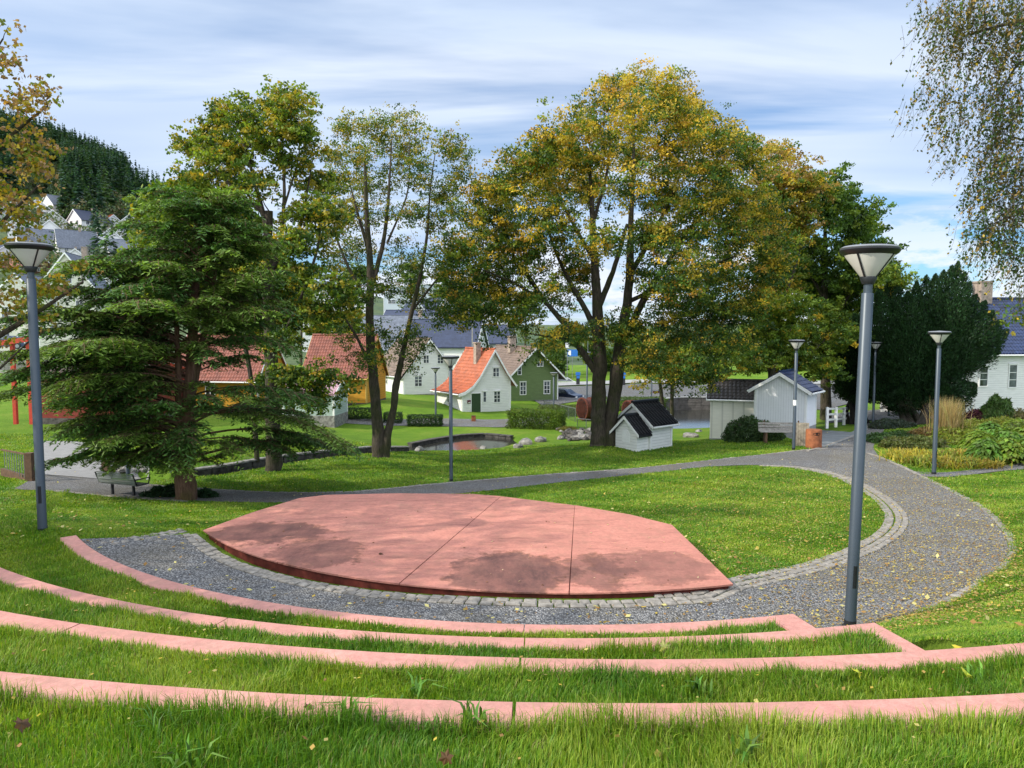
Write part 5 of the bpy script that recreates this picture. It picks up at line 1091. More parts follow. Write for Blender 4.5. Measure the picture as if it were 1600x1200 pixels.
rk = [((600, 706), .45, 'flat boulder at the pond end nearest the two trunked tree'), ((655, 705), .42, 'boulder at the near pond edge left of the lamp post'), ((700, 703), .36, 'pale stone at the waterline behind the lamp post'), ((755, 702), .3, 'small pale stone in the pond right of the lamp post'), ((822, 694), .5, 'stone at the right end of the pond'), ((810, 700), .35, 'small stone on the near right shore of the pond'), ((845, 690), .45, 'flat stone below the clipped hedge')]
for (px, py), s, lab in rk:
    q = hitT(px, py); rock('boulder', lab, q+np.array([0, 0, s*.15]), s)
for i in range(46):
    px = rng.uniform(872, 925); py = rng.uniform(672, 690)-max(0, (890-px))*.05; q = hitT(px, py)
    rock('rubble_stone', 'grey stone in the rubble bank between hedge and beech trunk', q+np.array([0, 0, .08]), rng.uniform(.16, .34), DSTONE if rng.random() < .6 else STONE, 'rubble stones left of the beech')
for i in range(16):
    px = rng.uniform(165, 245); q = hitT(px, rng.uniform(726, 738)); rock('rubble_stone', 'pale rounded stone beside the stream mouth near the half hidden lamp post', q+np.array([0, 0, .05]), rng.uniform(.14, .28), STONE, 'stones beside the bridge')
rock('boulder', 'flat grey boulder on the sunlit grass between the sheds', hitT(1080, 683), .55)
rock('boulder', 'small stone at the shallow edge of the far pond', hitT(1092, 674), .3)
def poly(name, pts, z, mat):
    me = bpy.data.meshes.new(name); me.from_pydata([(float(x), float(y), z) for x, y in pts], [], [tuple(range(len(pts)))]); me.update(); return tag(link(name, me, mat), kind='structure')
poly('pond_water', POND, PZ, WATER); poly('pond_water', POND2, PZ2, WATER)
sl = np.array(STREAM); 
def offs(pl, o): 
    pl = np.array(pl); t = np.gradient(pl, axis=0); t /= np.linalg.norm(t, axis=1)[:, None]; return pl+np.stack([-t[:, 1], t[:, 0]], 1)*o
strip('stream_water', offs(sl, .8), offs(sl, -.8), WATER, 120, 3, 0, lambda x, y: terr0(x, y)-.42)
def wallrun(name, label, line, h, wd, top, mat, capmat, seg=.7, cat='wall', base=None):
    t = empty(name, label, cat, (float(line[0][0]), float(line[0][1]), top(*line[0]))); o = np.array(t.location); mb = MB(); mc = MB()
    pl = resample(line, 400); s = np.r_[0, np.cumsum(np.linalg.norm(np.diff(pl, axis=0), axis=1))]; a = 0
    while a < s[-1]-.1:
        L = min(seg*rng.uniform(.7, 1.3), s[-1]-a); q = [np.array([np.interp(v, s, pl[:, k]) for k in (0, 1)]) for v in (a+.01, a+L-.01)]
        for row in range(max(1, int(h/.25))):
            zt = top(*q[0])-row*.25-.07
            mb.bar((*(q[0]-o[:2]+rng.normal(0, .015, 2)), zt-.12-o[2]), (*(q[1]-o[:2]), zt-.12-o[2]), wd, .24)
        mc.bar((*(q[0]-o[:2]), top(*q[0])-.03-o[2]+rng.normal(0, .008)), (*(q[1]-o[:2]), top(*q[1])-.03-o[2]), wd+.1, .08); a += L
    mb.build('stones', mat, t, bevel=.012); mc.build('coping', capmat, t, bevel=.01); return t
tz = lambda x, y: float(terr0(x, y)[0])
wallrun('stream_wall', 'dark stone wall with pale coping along the far side of the stream', offs(sl, -1.0 if offs(sl, 1)[3][1] < sl[3][1] else 1.0)[:-2], .75, .3, lambda x, y: tz(x, y)+.10, DSTONE, STONE)
pb = [POND[i] for i in (9, 8, 7, 6, 5)]
wallrun('pond_wall', 'curved dark stone rim behind the small pond', pb, .5, .35, lambda x, y: PZ+.24, DSTONE, DSTONE)
pb2 = [POND2[i] for i in (4, 5, 6, 7, 8, 9)]
wallrun('pond_wall', 'curved stone retaining wall behind the far pond by the car park', pb2, 1.6, .4, lambda x, y: PZ2+1.25, simple('grey_wall_stone', (.13, .12, .11), .9, 0, .3, 3, .5), CONC, 1.5)

# ------------------------------------------------------------------ street furniture
def bin_():
    q = at(1271, 700, 34.6); t = empty('litter_bin', 'rusty orange steel litter bin at the corner of the path', 'litter bin', q)
    mb = MB(); prof = [(.36, -.06), (.36, .84), (.35, .86)]; mb.lathe(prof, 32); b = mb.build('body', CORTEN, t, smooth=True)
    MB().lathe([(.352, .855), (.345, .875), (0, .88)], 32).build('lid', CORTEN, t, smooth=True)
    # mouth: dark oval in front upper side and on the lid
    V = [(0, -.364, .70)]+[(.17*math.cos(a), -math.sqrt(max(0, .364**2-(.17*math.cos(a))**2)), .70+.07*math.sin(a)) for a in np.linspace(0, 2*math.pi, 24, endpoint=False)]
    MB().add(V, [(0, i, i % 24+1) for i in range(1, 25)]).build('mouth', simple('black_hole', (.008, .008, .008), .9), t)
    return t
bin_()
q = at(1252, 694, 35.4); t = empty('timber_screen', 'pale upright timber slat screen behind the rusty bin', 'post', q)
for i in range(5): MB().box(-.30+i*.13, -.185+i*.13, -.05, .05, -.2, 1.02+.01*(i % 2)).build('slat', simple('pale_timber', (.42, .36, .27), .8, 0, .3, 8, .3) if i == 0 else bpy.data.materials['pale_timber'], t)
MB().box(-.42, -.31, -.07, .07, -.2, 1.06).build('post', BROWNW, t)
def bench_wood():
    q = at(1228, 688, 36.8); t = empty('park_bench', 'weathered timber picnic bench in front of the tall white shed', 'bench', q, R(-6)); w = 1.3
    for k in range(3): MB().bar((-w, .22+.05*k, .52+.14*k), (w*.75, .22+.05*k, .52+.14*k), .03, .115).build('back_slat', WOOD, t)
    for k in range(4): MB().box(-w, w*.75, -.28+.13*k, -.17+.13*k, .42, .46).build('seat_slat', WOOD, t)
    for x in (-w+.3, w*.75-.3):
        MB().box(x-.05, x+.05, -.25, .2, -.1, .42).build('leg', BROWNW, t); MB().bar((x, .22, 0), (x, .36, .95), .06).build('support', BROWNW, t)
    MB().box(.1, 1.35, -1.0, -.7, .36, .42).build('low_seat', WOOD, t); MB().box(.5, .6, -.95, -.75, -.1, .36).build('leg', BROWNW, t); MB().box(1.0, 1.1, -.95, -.75, -.1, .36).build('leg', BROWNW, t)
bench_wood()
def bench_steel():
    a = at(154, 776, 26.2); b = at(228, 777, 25.4); c = (a+b)/2; yaw = math.atan2(b[1]-a[1], b[0]-a[0]); c[2] = gz(c[0], c[1])
    t = empty('park_bench', 'grey steel framed bench with its back to the lawn beside the gravel walkway', 'bench', c, yaw); w = .86
    # faces away from the camera: back rest is on the near side
    for k in range(6): MB().bar((-w, -.20-.012*k, .50+.055*k), (w, -.20-.012*k, .50+.055*k), .018, .036).build('back_slat', STEEL, t)
    for k in range(6): MB().box(-w, w, -.16+.085*k, -.095+.085*k, .425, .45).build('seat_slat', WOOD, t)
    for s in (-1, 1):
        x = s*(w+.02)
        MB().bar((x, -.30, .84), (x, -.14, .44), .03).bar((x, -.16, .43), (x, .36, .43), .03).bar((x, .34, .43), (x, .42, .64), .03).bar((x, -.25, .66), (x, .42, .64), .03).build('side_frame', DKMET, t)
        MB().box(s*.5-.03, s*.5+.03, .02, .10, -.1, .425).build('leg', DKMET, t)
    MB().bar((-w, -.27, .84), (w, -.27, .84), .03).build('top_rail', STEEL, t)
bench_steel()
# bridge posts and railing at left
br = empty('bridge_railing', 'dark timber railing post and kerb beam of the wooden bridge at the left', 'railing', hitT(48, 752))
MB().box(-.16, .12, -.1, .15, -.2, 1.15).build('post', BROWNW, br); MB().bar((-2.1, 1.4, .12), (.15, 0, .0), .12, .3).build('kerb_beam', BROWNW, br)
for k in range(9): MB().bar((-1.9+.19*k, 1.3-.135*k, .1), (-1.9+.19*k, 1.3-.135*k, 1.02), .022).build('baluster', STEEL, br)
MB().bar((-2.1, 1.42, 1.05), (0, .05, 1.05), .06, .06).build('handrail', BROWNW, br)
br = empty('bridge_post', 'short dark timber post where the stream meets the bridge deck', 'post', hitT(166, 742)); MB().box(-.14, .14, -.12, .12, -.2, .95).build('post', BROWNW, br)
MB().bar((.14, 0, .8), (-.9, 2.2, .8), .07).build('handrail', BROWNW, br)
# bollard by the cottage
q = at(740, 662, 60); t = empty('bollard', 'rusty square bollard on the path before the cottage steps', 'bollard', q); MB().box(-.17, .17, -.15, .15, -.2, .62).build('body', CORTEN, t, bevel=.02); MB().box(-.17, .17, -.15, .15, .62, .66).build('cap', RUST, t)
# rusty drums (turbine)
def drum(label, q, r, w, yaw):
    t = empty('rusty_drum', label, 'machine drum', q, R(yaw)); n = 28
    mb = MB(); mb.tube([(-w/2, 0, r), (w/2, 0, r)], r*.9, n); mb.build('shell', RUST, t, smooth=True)
    for x in (-w/2, w/2-.12, 0.):
        mb = MB(); mb.tube([(x, 0, r), (x+.12, 0, r)], r, n); mb.build('flange', simple('rust_flange', (.13, .038, .024), .75, .2, .3, 4, .3) if 'rust_flange' not in bpy.data.materials else bpy.data.materials['rust_flange'], t)
    mb = MB()
    for k in range(14):
        a = 2*math.pi*k/14; mb.tube([(-w/2-.05, r*.8*math.cos(a), r+r*.8*math.sin(a)), (-w/2, r*.8*math.cos(a), r+r*.8*math.sin(a))], .045, 6)
    mb.build('bolts', DKMET, t)
q1 = at(921, 656, 62); drum('large rusty drum with bolted flanges just left of the beech trunk', q1, .95, 1.5, 25)
q2 = at(985, 654, 64); drum('smaller rusty ring drum behind the small white shed', q2, .8, .7, 30)
# mesh fence
def fence(label, a, b, n, h=1.0):
    a = np.array(a); b = np.array(b); t = empty('wire_fence', label, 'fence', a); v = b-a
    for k in range(n+1): p = v*k/n; MB().bar((p[0], p[1], p[2]-.2), (p[0], p[1], p[2]+h), .05).build('post', STEEL, t)
    MB().bar((0, 0, h), tuple(v+[0, 0, h]), .04).build('top_rail', STEEL, t)
    mb = MB(); L = np.linalg.norm(v); m = int(L/.12)
    for k in range(m): p = v*k/m; mb.bar((p[0], p[1], p[2]+.05), (p[0], p[1], p[2]+h), .008)
    for z in np.arange(.1, h, .15): mb.bar((0, 0, z), tuple(v+[0, 0, z]), .008)
    mb.build('mesh_panel', simple('fence_wire', (.10, .13, .12), .5, .3) if 'fence_wire' not in bpy.data.materials else bpy.data.materials['fence_wire'], t)
fence('grey mesh fence running from the green house to the rusty drum', at(850, 645, 72), at(899, 660, 61), 5, 1.15)
fence('low mesh fence panel beside the beech trunk', at(902, 672, 57), at(930, 675, 55), 2, .9)
def picket(label, a, b, n):
    a = np.array(a); b = np.array(b); t = empty('rail_fence', label, 'fence', a); v = b-a
    for k in range(n+1): p = v*k/n; MB().box(p[0]-.07, p[0]+.07, p[1]-.07, p[1]+.07, p[2]-.2, p[2]+1.05).build('post', WHITE, t)
    for z in (.3, .62, .95): MB().bar((0, 0, z), tuple(v+[0, 0, z]), .04, .12).build('rail', WHITE, t)
picket('white post and rail fence right of the tall white shed', at(1292, 664, 43.5), at(1330, 660, 50), 3)
far('garage', 'low white garage with grey roof behind the yew stems', 1376, 664, 58, 72, 5, 6.5, 2.3, 3.2, CW, TG, anchor='L', cat='garage') if False else house('garage', 'low white weatherboard garage behind the yew stems', at(1376, 660, 56), -30, 5, 6, gab(5, 2.1, 3.1, .3), CW, TG, tiles=False, cat='garage', barge=.15)
# road and car park
ROAD = gravelmat('asphalt', (.15, .155, .16), (.20, .205, .21), False)
def rd(name, pts, mat, lift): 
    a = [G(*p)[:2] for p in pts[0]]; b = [G(*p)[:2] for p in pts[1]]; return strip(name, a, b, mat, 120, 10, lift)
rd('road', ([(800, 607), (900, 604), (1000, 600), (1120, 602), (1250, 600), (1400, 603)], [(850, 636), (900, 628), (960, 626), (1030, 628), (1200, 634), (1290, 642)]), ROAD, .06)
rd('car_park', ([(1296, 650), (1330, 644), (1400, 640), (1480, 640)], [(1290, 662), (1330, 659), (1380, 657), (1480, 655)]), ROAD, .05)
rd('pavement', ([(800, 601), (900, 598), (1000, 594), (1120, 596), (1400, 597)], [(800, 606), (900, 603), (1000, 599), (1120, 601), (1400, 602)]), CONC, .14)
def car(label, q, yaw, paint, nm):
    t = empty('parked_car', label, 'car', q, R(yaw)); m = simple(nm, paint, .25, .2, .03, 3, 0, .6)
    side = [(-2.1, .25), (2.1, .25), (2.15, .6), (2.05, .82), (1.15, .98), (.55, 1.42), (-1.1, 1.45), (-1.75, 1.05), (-2.12, .98), (-2.18, .6)]
    n = len(side); V = []
    for y, s, in ((-.82, 0), (-.88, 1), (.88, 1), (.82, 0)):
        for x, z in side:
            k = 1 if z < 1.0 else .0
            yy = y if z < 1.0 else y*(.80 if z > 1.3 else .95)
            V.append((x*(1 if s else .985), yy, z))
    Fc = [tuple(range(n)), tuple(range(3*n, 4*n))[::-1]]+[(r*n+i, (r+1)*n+i, (r+1)*n+(i+1) % n, r*n+(i+1) % n) for r in range(3) for i in range(n)]
    MB().add(V, Fc).build('body', m, t, bevel=.03)
    for s in (-1, 1):
        MB().add([(1.0, s*.855, 1.02), (.52, s*.735, 1.36), (-1.02, s*.735, 1.39), (-1.5, s*.845, 1.07)], [(0, 1, 2, 3)]).build('side_window', PANE, t)
        for x in (-1.3, 1.35):
            w = MB().tube([(x, s*.72, .32), (x, s*.90, .32)], .33, 18).build('wheel', DKMET, t); MB().tube([(x, s*.90, .32), (x, s*.915, .32)], .2, 12).build('rim', STEEL, w)
        MB().box(2.02, 2.14, s*.72-.14, s*.72+.14, .62, .76).build('headlight', WHITE, t); MB().box(-2.2, -2.1, s*.72-.1, s*.72+.1, .75, .9).build('tail_light', RUST, t)
    MB().add([(1.17, -.76, 1.0), (1.17, .76, 1.0), (.58, .66, 1.42), (.58, -.66, 1.42)], [(0, 1, 2, 3)]).build('windscreen', PANE, t)
car('dark blue car parked beside the green house', at(880, 628, 82), -35, (.02, .03, .06), 'navy_car_paint')
car('white car parked far behind the green house', at(882, 606, 105), 5, (.7, .7, .7), 'white_car_paint')
car('white car behind the rail fence left of the yew stems', at(1372, 634, 78), 20, (.7, .7, .7), 'white_car_paint')
car('blue car glimpsed above the red porch at the left edge', at(12, 545, 82), 10, (.03, .05, .12), 'blue_car_paint')
def sign(label, px, py, d, w, h, z, col, nm):
    q = at(px, py, d); q[2] = gz(q[0], q[1]); t = empty('road_sign', label, 'sign', q)
    MB().bar((0, 0, -.2), (0, 0, z), .07).build('post', STEEL, t); p = MB().box(-w/2, w/2, -.06, -.03, z-h, z).build('panel', simple(nm, col, .5), t)
    return t, p
t, p = sign('blue road sign with a white patch on a pole beyond the green house', 894, 600, 108, 1.5, 1.0, 4.4, (.03, .16, .5), 'sign_blue')
MB().box(-.62, -.2, -.07, -.061, 3.55, 4.25).build('white_symbol', WHITE, t)
sign('small white sign on a thin pole beside the blue road sign', 886, 600, 106, .5, .7, 5.4, (.7, .7, .7), 'sign_white')
def meter(label, px, py, d):
    q = at(px, py, d); q[2] = gz(q[0], q[1]); t = empty('parking_meter', label, 'parking meter', q); MB().box(-.22, .22, -.18, .18, -.1, 1.3).build('cabinet', DKMET, t, bevel=.02); MB().box(-.2, .2, -.2, -.181, .95, 1.25).build('screen', bpy.data.materials['sign_blue'], t); MB().box(-.3, .3, -.05, .05, 1.32, 1.75).build('top_sign', bpy.data.materials['sign_blue'], t)
meter('dark parking meter with blue top on the pavement beyond the green house', 903, 604, 98)
meter('parking machine right of the big beech trunk', 974, 608, 98)
bx_ = empty('utility_box', 'small rusty red box by the kerb beyond the slim trunks', 'utility box', atd(1026, 622, 86)); MB().box(-.4, .4, -.3, .3, -.1, .8).build('body', RUST, bx_, bevel=.02); MB().box(-.43, .43, -.33, .33, .8, .86).build('lid', DKMET, bx_)
for i, (px, py0, d) in enumerate(((918, 580, 120), (887, 585, 135))):
    q = at(px, 610, d); q[2] = gz(q[0], q[1]); t = empty('flag_pole', ['tall thin pole rising left of the beech trunk', 'thin pole behind the blue road sign'][i], 'pole', q); MB().bar((0, 0, 0), (0, 0, 9-2*i), .1).build('shaft', STEEL, t); MB().lathe([(0, 8.98-2*i), (.09, 9.02-2*i), (0, 9.12-2*i)], 8).build('finial', STEEL, t)
q = at(738, 566, 96); t = empty('utility_pole', 'thin grey pole in front of the navy hipped roof', 'pole', q); MB().bar((0, 0, -2), (0, 0, 8.3), .14).build('shaft', WOOD, t); MB().bar((-.5, 0, 7.9), (.5, 0, 7.9), .08).build('crossarm', WOOD, t)

# ------------------------------------------------------------------ grass blades and fallen leaves
def fractal(x, y):
    return (np.sin(x*1.3+np.sin(y*.9)*1.7)+np.sin(y*1.7+x*.6+np.sin(x*2.3))+.6*np.sin(x*5.1+y*3.7)+.5*np.sin(y*7.3-x*4.1+np.sin(x*3)))/3.1
def blades(name, label, x, y, z, h, w, lean=.45):
    n = len(x); az = rng.uniform(0, 2*math.pi, n); fr = fractal(x, y); h = h*rng.uniform(.55, 1.25, n)*(1+.3*fractal(x*2.2, y*2.2+3)); az = np.where(rng.random(n) < .35, fractal(x*.8, y*.8)*3+1, az)
    d = np.stack([np.cos(az), np.sin(az), 0*az], 1); s = np.stack([-np.sin(az), np.cos(az), 0*az], 1)*(np.broadcast_to(np.asarray(w, float), (n,))[:, None]/2)*rng.uniform(.7, 1.3, (n, 1)); le = (np.abs(rng.normal(0, lean, n))*h)[:, None]
    b = np.stack([x, y, z-.005], 1); up = np.array([0, 0, 1.])
    m = b+d*le*.35+up*(h*.6)[:, None]; t = b+d*le+up*(h*.95)[:, None]-up*le*.25
    V = np.stack([b-s, b+s, m+s*.75, m-s*.75, t], 1).reshape(-1, 3); I = np.arange(n)[:, None]*5
    Fc = np.vstack([I+np.array([[0, 1, 2]]), I+np.array([[0, 2, 3]]), I+np.array([[3, 2, 4]])])
    A = np.array([.14, .265, .018]); B = np.array([.30, .37, .045]); C = np.array([.06, .165, .014]); k = np.clip(.5+.5*fr+rng.normal(0, .25, n), 0, 1)[:, None]
    col = np.where(k > .5, A+(B-A)*(k-.5)*2, C+(A-C)*k*2)*rng.uniform(.75, 1.25, (n, 1)); dry = rng.random(n) < .05; col[dry] = np.array([.26, .22, .08])*rng.uniform(.6, 1.1, (dry.sum(), 1))
    o = npmesh(name, V, Fc, BLADE, None, np.clip(np.repeat(col, 5, axis=0), .003, .6)); return tag(o, label, 'grass', kind='stuff')
def clump_h(x, y, h): return h*(1+.5*np.clip(fractal(x*1.9+4, y*1.9), -.6, 1))
def tier(label, C0, r0, z, C2_, r2, xa, xb, n, h, w, near_edge=.35, far=None):
    x = rng.uniform(xa, xb, n*3); f = rng.random(n*3)**near_edge if near_edge != 1 else rng.random(n*3)
    y0 = C0[1]-np.sqrt(np.maximum(r0**2-(x-C0[0])**2, 0)); y1 = (C2_[1]-np.sqrt(np.maximum(r2**2-(x-C2_[0])**2, 0))) if C2_ else y0-r2
    y = y1+(y0-y1)*f; ok = (y < y0) & (y > y1); x, y, f = x[ok][:n], y[ok][:n], f[ok][:n]
    if far is not None:
        k = far(x, y); x, y, f = x[k], y[k], f[k]
    return blades('grass_blades', label, x, y, np.full(len(x), z-.01), clump_h(x, y, h), w)
tier('foreground grass in front of the camera', C4, R4+W-.03, Z4, None, 1.9, -4.2, 4.4, 95000, .085, .0042, .6)
tier('long grass tuft edge against the nearest seating arc', C4, R4+W-.05, Z4, None, .14, -4.2, 4.6, 9000, .14, .0045, 1)
tier('grass strip between the two nearest seating arcs', C3, R3+W-.03, Z3, C4, R4+.0, -6, 4.15, 70000, .075, .0055, .55, lambda x, y: y > 0)
tier('grass edge tufts along the third seating arc', C3, R3+W-.03, Z3, None, .15, -6, 4.1, 8000, .11, .006, 1)
okk2 = lambda x, y: np.degrees(np.arctan2(x-C2[0], C2[1]-y)) < 13.0
tier('grass strip between the second and third seating arcs', C2, R2+W-.03, Z2, C3, R3, -9, 3.7, 62000, .085, .007, .55, okk2)
tier('grass edge tufts along the second seating arc', C2, R2+W-.03, Z2, None, .16, -9, 3.6, 7000, .13, .007, 1, okk2)
okk1 = lambda x, y: np.degrees(np.arctan2(x-C1[0], C1[1]-y)) < 12.3
tier('grass strip between the lowest and second seating arcs', C1, R1+W-.03, Z1, C2, R2, -9.6, 3.2, 60000, .06, .008, .6, okk1)
tier('grass edge tufts along the lowest seating arc', C1, R1+W-.03, Z1, None, .16, -8, 3.2, 5000, .09, .008, 1, okk1)
# lawns: density falls off with distance
BAND = COBO
gravpoly = [tuple(p) for p in COBO]+[tuple(p) for p in GOUT[::-1]]
stagepoly = [tuple(p) for p in arc(CS, 8.8, -47, 19.5, 40)]+[tuple(atz(a, b, -3.86)[:2]) for a, b in ((1050, 820), (985, 804), (897, 789), (740, 772), (510, 773), (468, 778))]
walk = [tuple(G(*p)[:2]) for p in UP]+[tuple(G(*p)[:2]) for p in LO[::-1]]
walk2 = [tuple(G(*p)[:2]) for p in ((1250, 702), (1290, 700), (1262, 701), (1200, 672), (1345, 662), (1390, 662), (1376, 682), (1364, 698), (1390, 722), (1440, 742), (1530, 733), (1600, 722), (1600, 732), (1530, 742), (1440, 746), (1400, 730), (1290, 735))]
deck = [tuple(G(*p)[:2]) for p in ((60, 690), (130, 690), (200, 705), (240, 725), (240, 757), (180, 776), (60, 760))]
N = 1100000
u = rng.random(N); yy = 5.5*(46/5.5)**u; a = rng.uniform(-.85, .98, N); xx = a*yy
keep = rng.random(N) < 1.0
x, y = xx[keep], yy[keep]
bad = pip(x, y, gravpoly) | pip(x, y, stagepoly) | pip(x, y, walk) | pip(x, y, walk2) | pip(x, y, deck) | pip(x, y, POND)
bad |= (polydist(x, y, [tuple(p) for p in COBO]) < .42) | (polydist(x, y, STREAM) < .95)
bad |= (y < 14) & (np.hypot(x-C1[0], y-C1[1]) > R1-.02) & (x > -7.3) & (np.degrees(np.arctan2(x-C1[0], C1[1]-y)) < 15.0)
bad |= (y < 14) & (np.hypot(x-C2[0], y-C2[1]) > R2-.02) & (np.degrees(np.arctan2(x-C2[0], C2[1]-y)) < 13.9) & (x > -9)
bad |= (y < 14) & (np.hypot(x-C3[0], y-C3[1]) > R3-.02) & (x < 4.3)
x, y = x[~bad], y[~bad]; z = terr(x, y); z = np.where((y < 14) & (x < -7.2) & (np.hypot(x-C1[0], y-C1[1]) > R1+W) & (np.degrees(np.arctan2(C1[0]-x, C1[1]-y)) < 52), np.maximum(z, np.where(np.hypot(x-C2[0], y-C2[1]) < R2, Z1-.015, Z2-.015)), z)
print('lawn blades', len(x))
blades('lawn_grass', 'short lawn grass on the slopes', x, y, z, .03+.0012*y, .006+.0008*y, .6)
# fallen leaves as litter
def litter(name, label, x, y, z, size, cols, curl=.25):
    n = len(x); C_ = np.stack([x, y, z], 1); T = randu(n)*np.array([1, 1, curl]); S = np.cross(np.array([0, 0, 1.])+randu(n)*curl, T)
    sz = size*rng.uniform(.6, 1.4, n); c = np.array(cols)[rng.integers(0, len(cols), n)]*rng.uniform(.7, 1.2, (n, 1))
    return tag(leaves(name, C_, T, S, sz, sz*.75, c, LEAF, None), label, 'fallen leaves', kind='stuff')
LC = [(.48, .36, .06), (.40, .26, .07), (.50, .42, .14), (.30, .17, .06)]
n = 46000; x = rng.normal(6.6, 3.0, n); y = rng.uniform(8.6, 26, n); x = x+(y-12)*.15
e = (polydist(x, y, [tuple(p) for p in OUTE]) < rng.exponential(.8, n)) | (rng.random(n) < .34); ok = e & ~pip(x, y, stagepoly) & (x < 15) & ~((np.hypot(x-C1[0], y-C1[1]) > R1-.05) & (np.degrees(np.arctan2(x-C1[0], C1[1]-y)) < 16))
x, y = x[ok], y[ok]; litter('fallen_leaves', 'small yellow leaves scattered over the gravel curve and right lawn', x, y, terr(x, y)+.03, .038, LC)
n = 2600; y = 7*(44/7)**rng.random(n); x = rng.uniform(-.72, .72, n)*y; ok = ~pip(x, y, stagepoly) & ~((y < 14) & (np.hypot(x-C1[0], y-C1[1]) > R1-.05) & (x > -7.4) & (x < 5)) & ~((y < 12) & (x < -7)); x, y = x[ok], y[ok]
litter('fallen_leaves', 'thinly scattered pale leaves on the lawns', x, y, terr(x, y)+.05, .07, [(.55, .5, .2), (.5, .36, .08), (.35, .2, .06)])
n = 130; x = rng.uniform(-4.5, 3.2, n); y = rng.uniform(10.9, 17, n); ok = pip(x, y, [tuple(p) for p in arc(CS, 8.3, -46, 17, 30)]+[tuple(atz(a, b, -3.86)[:2]) for a, b in ((1040, 825), (897, 792), (740, 775), (510, 776), (468, 782))]); x, y = x[ok], y[ok]
litter('stage_leaves', 'tiny dry leaves lying on the red stage', x, y, np.full(len(x), -3.848), .04, [(.5, .4, .25), (.2, .1, .05), (.6, .5, .3)])
for C0, r_, z_, k_ in ((C1, R1, Z1, 130), (C2, R2, Z2, 150), (C3, R3, Z3, 150), (C4, R4, Z4, 110)):
    aa = np.radians(rng.uniform(-35, 11, k_)); rr = r_+W+rng.uniform(.0, 1.0, k_); x = C0[0]+rr*np.sin(aa); y = C0[1]-rr*np.cos(aa)
    litter('terrace_leaves', 'small brown and yellow leaves caught in the terrace grass', x, y, np.full(k_, z_+.055), .035, LC)
def bigleaf(label, px, py, z, size, col, tilt):
    q = atz(px, py, z); n = 12; V = [(0, 0, .01)]; 
    for i in range(n):
        a = 2*math.pi*i/n; r = size*(1 if i % 2 else .6)*(1.15 if i == 3 else 1); V.append((r*math.cos(a), r*math.sin(a), .25*size*math.cos(2*a)))
    me = bpy.data.meshes.new('fallen_leaf'); me.from_pydata(V, [], [(0, i, i % n+1) for i in range(1, n+1)]); at_ = me.attributes.new('col', 'FLOAT_COLOR', 'POINT')
    for v in at_.data: v.color = (*[c*random.uniform(.85, 1.15) for c in col], 1)
    o = link('fallen_leaf', me, LEAF); o.location = [float(v) for v in q]; o.rotation_euler = tilt; tag(o, label, 'leaf')
bigleaf('large pale yellow leaf standing in the grass of the second strip, right of centre', 1038, 1012, Z2+.07, .075, (.50, .48, .18), (1.1, .3, .4))
bigleaf('bright yellow leaf in the third grass strip, left of its pair', 1340, 1052, Z3+.06, .05, (.55, .50, .05), (.8, .2, 1))
bigleaf('bright yellow curled leaf nearest the right edge in the third strip', 1510, 1052, Z3+.06, .055, (.50, .50, .05), (.7, -.4, 2))
bigleaf('yellow leaf at the foot of the third arc near its right end', 1497, 1011, Z3-.1, .05, (.55, .48, .05), (.2, .1, 2))
bigleaf('brown curled leaf at the bottom left of the foreground grass', 33, 1131, Z4+.06, .05, (.10, .05, .03), (.6, .3, 1))
bigleaf('brown curled leaf at the bottom, right of centre left', 697, 1184, Z4+.06, .04, (.14, .07, .03), (.9, .3, 0))
bigleaf('dark curled leaf lying on the nearest seating arc', 482, 1104, Z4+.012, .03, (.08, .04, .03), (.3, .3, 0))
bigleaf('small dry leaf on the red stage', 596, 866, -3.85, .06, (.10, .05, .03), (.3, .5, 0))
for i, (px, py, z) in enumerate(((300, 1190, Z4), (545, 1118, Z4), (735, 1125, Z4), (1165, 1180, Z4), (1530, 1058, Z3), (650, 1080, Z3), (1090, 1080, Z3), (250, 1140, Z4))):
    q = atz(px, py, z+.02); tuft('broad_leaved_weed', 'broad leaved weed in the grass ' + ['near the bottom left', 'behind the nearest arc left of centre', 'just right of the brown foreground leaf', 'in the foreground right of centre', 'beside the curled yellow leaf', 'in the strip left of centre', 'in the strip right of centre', 'spiky at the left foreground'][i], q, 16, .12, .12, (.12, .24, .04), .02 if i < 7 else .008, 'weed', None, .9)

# ------------------------------------------------------------------ light and sky
EL = R(35); AZ = math.atan2(-.92, -.26)        # bearing of the sun clockwise from +Y
sd = np.array([math.sin(AZ)*math.cos(EL), math.cos(AZ)*math.cos(EL), math.sin(EL)])
sl_ = bpy.data.lights.new('sun', 'SUN'); sl_.energy = 5.0; sl_.angle = R(.55); sl_.color = (1, .93, .80); so = bpy.data.objects.new('sun', sl_); COL.objects.link(so)
import mathutils
so.rotation_euler = mathutils.Vector(-sd).to_track_quat('-Z', 'Y').to_euler(); so.location = (-30, 20, 40)
w = bpy.data.worlds.new('World'); SC.world = w; w.use_nodes = True; nt = w.node_tree; nt.nodes.clear(); t = NT(nt)
sky = t.n('ShaderNodeTexSky'); sky.sky_type = 'NISHITA'; sky.sun_disc = False; sky.sun_elevation = EL; sky.sun_rotation = AZ; sky.air_density = 1.0; sky.dust_density = .6; sky.ozone_density = 1.5
g = t.co('Generated'); sp_ = t.n('ShaderNodeSeparateXYZ'); t.l(g, sp_.inputs[0])
zz = t.math('MAXIMUM', t.math('ADD', sp_.outputs[2], .06), .03)
cx = t.n('ShaderNodeCombineXYZ'); t.l(t.math('DIVIDE', sp_.outputs[0], zz), cx.inputs[0]); t.l(t.math('DIVIDE', sp_.outputs[1], zz), cx.inputs[1])
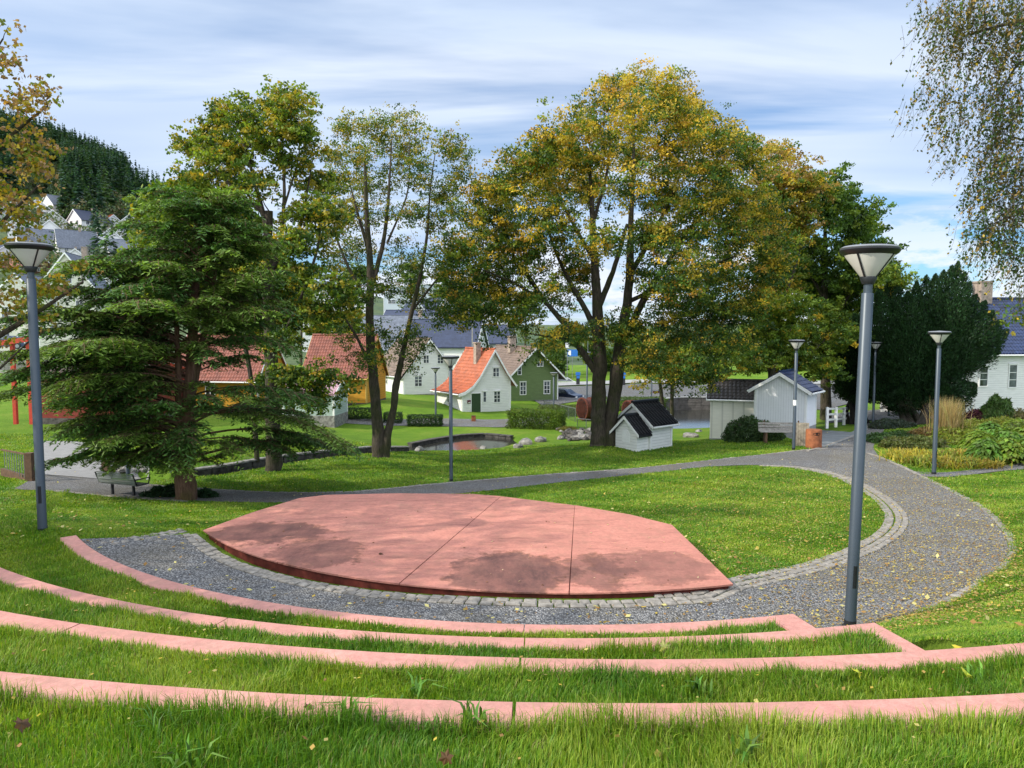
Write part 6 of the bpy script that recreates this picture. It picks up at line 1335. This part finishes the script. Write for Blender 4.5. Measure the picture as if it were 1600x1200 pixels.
n1 = t.noise(t.mp(cx.outputs[0], (.55, 1.5, 1), (2.1, .6, 0), (0, 0, R(8))), .55, 6, .52, .6); n2 = t.noise(t.mp(cx.outputs[0], (.35, 1.0, 1), (5, 2, 0)), .7, 4, .5)
cov = t.math('ADD', t.ramp(n1, [(.36, 0.), (.60, 1.)]), t.math('MULTIPLY', sp_.outputs[0], -.55))
cov = t.math('ADD', cov, t.ramp(sp_.outputs[2], [(.10, -.25), (.30, .25)]))
cov = t.math('MINIMUM', t.math('MAXIMUM', cov, .0), .93)
ccol = t.ramp(n2, [(.36, (5.3, 6.6, 8.9)), (.5, (6.6, 7.8, 9.7)), (.64, (8.3, 9.1, 10.4))])
tint = t.mix(1.0, sky.outputs[0], (.72, 1.12, 1.5), 'MULTIPLY')
# small cumulus near the right horizon
cu = t.noise(t.mp(g, (1, 1, 2.6), (0, 0, 0)), 9, 6, .6)
band = t.math('MULTIPLY', t.ramp(sp_.outputs[2], [(.02, 1.), (.11, .8), (.17, 0.)]), t.ramp(cu, [(.47, 0.), (.56, 1.)]))
mixc = t.mix(cov, tint, ccol); mixc = t.mix(t.math('MULTIPLY', band, .85), mixc, (9.2, 9.5, 10.4))
ff = t.math('ADD', 1.0, t.math('MULTIPLY', t.ramp(sp_.outputs[2], [(.42, 0.), (.85, 1.)]), 1.1)); ff = t.math('ADD', ff, t.math('MULTIPLY', t.ramp(t.math('MULTIPLY', sp_.outputs[1], -1.), [(.05, 0.), (.6, 1.)]), 1.0))  # extra sky brightness overhead and behind the camera, added to lift the shade
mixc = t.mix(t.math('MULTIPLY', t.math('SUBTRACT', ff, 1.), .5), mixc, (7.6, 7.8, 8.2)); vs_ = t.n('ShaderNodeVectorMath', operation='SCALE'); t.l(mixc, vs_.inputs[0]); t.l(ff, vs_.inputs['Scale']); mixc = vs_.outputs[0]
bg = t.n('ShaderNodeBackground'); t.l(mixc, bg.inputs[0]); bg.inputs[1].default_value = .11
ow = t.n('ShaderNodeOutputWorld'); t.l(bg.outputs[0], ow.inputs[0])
SC.view_settings.view_transform = 'Standard'; SC.view_settings.look = 'None'; SC.view_settings.exposure = 0; SC.view_settings.gamma = 1
SC.cycles.max_bounces = 8; SC.cycles.diffuse_bounces = 4; SC.cycles.transmission_bounces = 6; SC.cycles.use_denoising = True
SC.cycles.sample_clamp_indirect = 6
